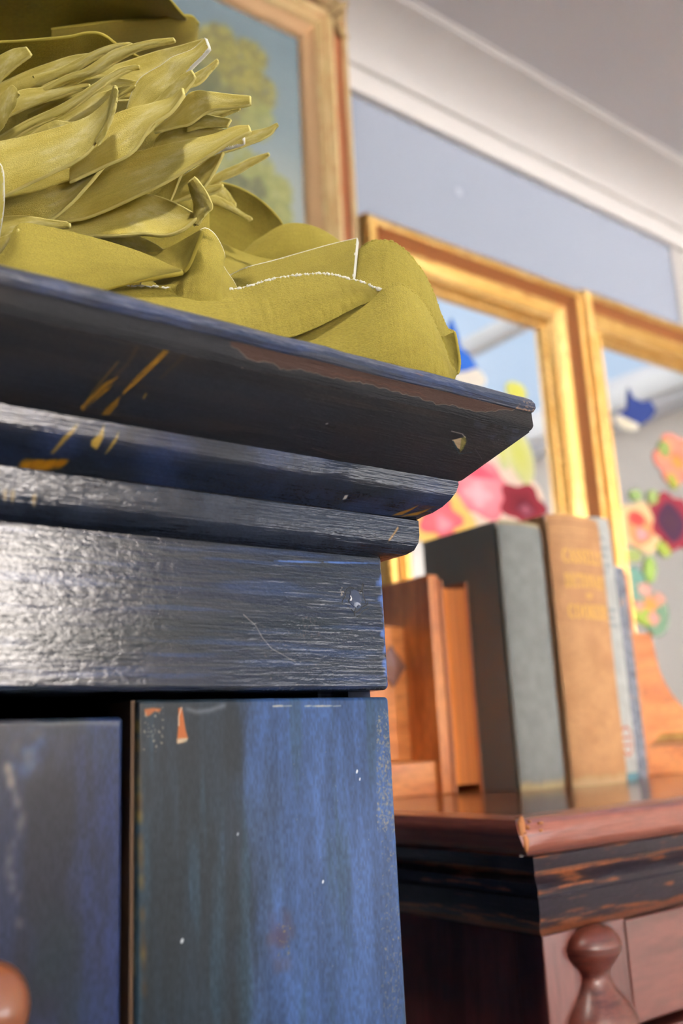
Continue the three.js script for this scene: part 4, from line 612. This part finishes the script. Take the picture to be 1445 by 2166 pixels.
for (const q of [bl(1092, 828, 18, 24, '#c9c84a', '#c6ca78', { lobes: 2, amp: 0.2 }), bl(1098, 960, 26, 64, '#bcc05c', '#c9cc92', { lobes: 2, amp: 0.2, rot: 1 }), bl(1062, 955, 14, 34, '#c2c668', '#d2d4a2', { lobes: 2, rot: 2 })]) paintOn(m1, 'painted_leaf', [q], 'yellow green leaf painted on the glass');
paintOn(m1, 'painted_bird', [bl(990, 795, 34, 26, '#efe6d6', '#f0ead8', { lobes: 2, amp: 0.1 }), polyPaint([[955, 672], [966, 700], [975, 735], [995, 752], [1010, 778], [985, 786], [955, 790], [930, 770], [940, 720]], '#1f4c98', GZ)], 'blue bird painted on the glass');
paintOn(m2, 'painted_bird', [bl(1326, 894, 20, 18, '#e3d8b6', '#e8e2d0', { lobes: 2 }), polyPaint([[1328, 818], [1340, 842], [1358, 850], [1375, 846], [1388, 868], [1378, 884], [1358, 900], [1338, 892], [1318, 882], [1306, 874], [1326, 864]], '#1e2d60', GZ)], 'dark blue bird painted on the glass');
paintOn(m2, 'painted_blossom', [0, 1, 2, 3, 4].map((k) => bl(1430 + 26 * Math.cos(k * 1.257 + 1.9), 972 - 34 * Math.sin(k * 1.257 + 1.9), 19, 24, '#d98a72', '#cf7a68', { lobes: 2, amp: 0.1 })).concat([bl(1432, 978, 12, 14, '#d08a40', '#c87e48', { lobes: 4 })]), 'coral blossom painted on the glass');
paintOn(m2, 'painted_pansy', [bl(1355, 1115, 42, 52, '#efc88c', '#ecd09c', { lobes: 5, amp: 0.1 }), bl(1352, 1118, 27, 36, '#e0a060', '#e08c68', { lobes: 3, amp: 0.1 }), bl(1346, 1098, 14, 18, '#c03434', '#cf5048', { lobes: 2 }), bl(1356, 1130, 12, 13, '#f0b8b4', '#dc7a86', { lobes: 3 })], 'yellow and red flower painted on the glass');
paintOn(m2, 'painted_dahlia', [bl(1422, 1104, 44, 58, '#4a1c30', '#74222e', { lobes: 7, amp: 0.1 }), bl(1418, 1105, 26, 38, '#3c2430', '#2e1a34', { lobes: 4, amp: 0.08 })], 'dark red flower painted on the glass');
for (const q of [[1405, 950, 14, 16, '#6e7a44'], [1422, 1018, 11, 15, '#7c7c34'], [1344, 1048, 12, 14, '#6f8352'], [1380, 1052, 12, 14, '#758650'], [1403, 1162, 14, 15, '#7c8a3c'], [1338, 1175, 16, 16, '#7e8a54'], [1345, 1238, 18, 46, '#56786e'], [1374, 1205, 13, 26, '#77904a'], [1388, 1300, 22, 52, '#58705c'], [1358, 1300, 18, 26, '#78883c']].map(([x, y, a, b, c]) => bl(x, y, a, b, c, c, { lobes: 2, amp: 0.16, rot: x }))) paintOn(m2, 'painted_leaf', [q], 'green leaf painted on the glass');
paintOn(m2, 'painted_blossom', [bl(1362, 1248, 14, 14, '#e8b8a8', '#d89a8a', { lobes: 5 }), bl(1374, 1278, 14, 14, '#cf9048', '#c88850', { lobes: 5 }), bl(1350, 1282, 10, 12, '#d09a88', '#c08a78', { lobes: 4 }), bl(1380, 1308, 11, 14, '#d89a92', '#c88a80', { lobes: 4 }), bl(1392, 1268, 12, 13, '#d8a08a', '#c88c78', { lobes: 4 })], 'small peach blossoms painted on the glass');

// ------------------------------------------------------------------ framed landscape painting
{
  const zb = -0.900, px0 = -0.02, px1 = 0.6955, top = EY + 0.9925, bot = EY + 0.42, w = px1 - px0, h = top - bot;
  const o = thing('framed_painting', 'landscape painting of a leafy tree in a limed gilt frame on the wall', 'painting', [px0, bot, zb]);
  const limeC = canvasOf(512, 512, (u, v) => { const s = fbm(u * 7, v * 120, 601, 4), q = fbm(u * 22, v * 30, 603, 4); let c = mix3([182, 150, 100], [210, 186, 136], smooth(0.3, 0.7, s)); c = mix3(c, [160, 108, 66], 0.6 * smooth(0.56, 0.72, q * 0.55 + s * 0.45)); c = mix3(c, [180, 176, 120], 0.4 * smooth(0.55, 0.75, fbm(u * 12, v * 60, 607, 3))); return c; });
  const lime = std({ map: reps(texOf(limeC.c), 3, 5), roughness: 0.6, bumpMap: reps(brushBump, 4, 4), bumpScale: 0.0006 }), bole = std({ color: '#8a5636', roughness: 0.6, bumpMap: reps(brushBump, 4, 3), bumpScale: 0.0006 }), slip = std({ color: '#d9b184', roughness: 0.6 });
  const prof = { frame_rail: [[[0, 0], [0, 0.036], [0.002, 0.044], [0.006, 0.047], [0.0105, 0.045]], lime], grooved_band: [[[0.0105, 0.045], [0.013, 0.038], [0.018, 0.035], [0.022, 0.037]], bole], reeded_band: [[[0.022, 0.037], [0.025, 0.043], [0.031, 0.0445], [0.036, 0.041], [0.0375, 0.0385], [0.040, 0.0405], [0.045, 0.038], [0.049, 0.033]], lime], inner_slip: [[[0.049, 0.033], [0.051, 0.028], [0.059, 0.022], [0.062, 0.018], [0.063, 0.012]], slip] };
  const rails = frameSides(prof.frame_rail[0], w, h).map((g) => obj('frame_rail', g, lime, o));
  for (const k of ['grooved_band', 'reeded_band', 'inner_slip']) frameSides(prof[k][0], w, h).forEach((g, i) => obj(k, g, prof[k][1], rails[i]));
  obj('backing_board', box(0.01, w - 0.01, 0.01, h - 0.01, 0, 0.008), bareWood, o);
  // carved leaf scrolls at the corners
  const scroll = (pts, r) => new THREE.TubeGeometry(new THREE.CatmullRomCurve3(pts.map(([x, y, z]) => V3(x, y, z))), 24, r, 8);
  for (const [sx, sy] of [[1, 1], [-1, 1], [1, -1], [-1, -1]]) {
    const X = (d) => sx > 0 ? w - d : d, Y = (d) => sy > 0 ? h - d : d;
    obj('carved_scroll', [scroll([[X(0.004), Y(0.06), 0.046], [X(0.014), Y(0.05), 0.044], [X(0.018), Y(0.034), 0.043], [X(0.008), Y(0.022), 0.048], [X(0.016), Y(0.012), 0.049]], 0.0042), scroll([[X(0.06), Y(0.004), 0.046], [X(0.05), Y(0.014), 0.044], [X(0.034), Y(0.018), 0.043], [X(0.022), Y(0.008), 0.048], [X(0.012), Y(0.016), 0.049]], 0.0042), scroll([[X(0.03), Y(0.03), 0.044], [X(0.02), Y(0.02), 0.05], [X(0.006), Y(0.006), 0.05]], 0.005)], lime, o, 'carved corner scroll');
  }
  // the picture itself: hazy sky and loosely dabbed foliage
  const C = canvasOf(1000, 800, (u, v) => { const n = fbm(u * 8, v * 8, 611, 4), t = sat(1 - v + 0.2 * (n - 0.5)); const c = mix3([84, 106, 120], [146, 153, 150], smooth(0.1, 0.75, t)); const k = 0.96 + 0.08 * vnoise(u * 400, v * 400, 613); return c.map((q) => q * k); });
  const zc = zb + 0.013, g = C.g, at = (px, py) => { const q = onZ(px, py, zc); return [(q.x - px0) / w * 1000, (1 - (q.y - bot) / h) * 800]; };
  const dabs = (cx, cy, rx, ry, n, cols, s = 9) => { for (let k = 0; k < n; k++) { const a = rnd() * 6.283, r = Math.sqrt(rnd()), [x, y] = at(cx + rx * r * Math.cos(a), cy + ry * r * Math.sin(a)); g.globalAlpha = 0.35 + 0.4 * rnd(); g.fillStyle = cols[Math.floor(rnd() * cols.length)]; g.beginPath(); g.ellipse(x, y, 0.72 * s * (0.5 + rnd()), 0.72 * s * (0.35 + 0.6 * rnd()), rnd() * 3, 0, 7); g.fill(); } g.globalAlpha = 1; };
  const G1 = ['#746f28', '#837c30', '#626026', '#8c8236', '#545228'], G2 = ['#828444', '#727838', '#8e9050', '#666c38', '#7a7c40'], G3 = ['#4c522c', '#585a34', '#444a2a'];
  for (const [x, y, a, b, n, c] of [[455, 85, 42, 34, 260, G1], [510, 130, 56, 46, 420, G1], [440, 160, 60, 60, 420, G1], [530, 200, 54, 48, 420, G1], [470, 250, 70, 60, 520, G1], [545, 260, 34, 40, 220, G2], [450, 330, 80, 60, 520, G2], [530, 360, 48, 36, 320, G2], [575, 410, 42, 44, 380, G2], [510, 420, 70, 50, 520, G2], [590, 455, 28, 30, 200, G2], [560, 480, 60, 30, 300, G2], [400, 250, 60, 140, 500, G3], [440, 170, 24, 30, 70, G3], [500, 395, 30, 28, 90, G3], [545, 400, 16, 24, 60, G3], [480, 205, 22, 20, 60, G3], [300, 300, 140, 220, 900, G1]]) dabs(x, y, a, b, n, c);
  dabs(505, 415, 36, 14, 60, ['#c8b690', '#b8a47c'], 6); dabs(380, 520, 260, 60, 700, ['#a79c62', '#8c8a52', '#b0a878']); g.globalAlpha = 0.2; g.fillStyle = '#15170f'; g.fillRect(0, 0, C.w, C.h); g.globalAlpha = 1;
  obj('canvas', uvPlanar(box(0.056, w - 0.056, 0.056, h - 0.056, 0.008, 0.0125), 0, w, 0, h), phys({ map: texOf(C.c), roughness: 0.5, bumpMap: reps(brushBump, 6, 10), bumpScale: 0.0003, clearcoat: 0.15, clearcoatRoughness: 0.3 }), o, 'oil picture of a leafy tree under a pale blue sky');
}

renderer.render(scene, camera);
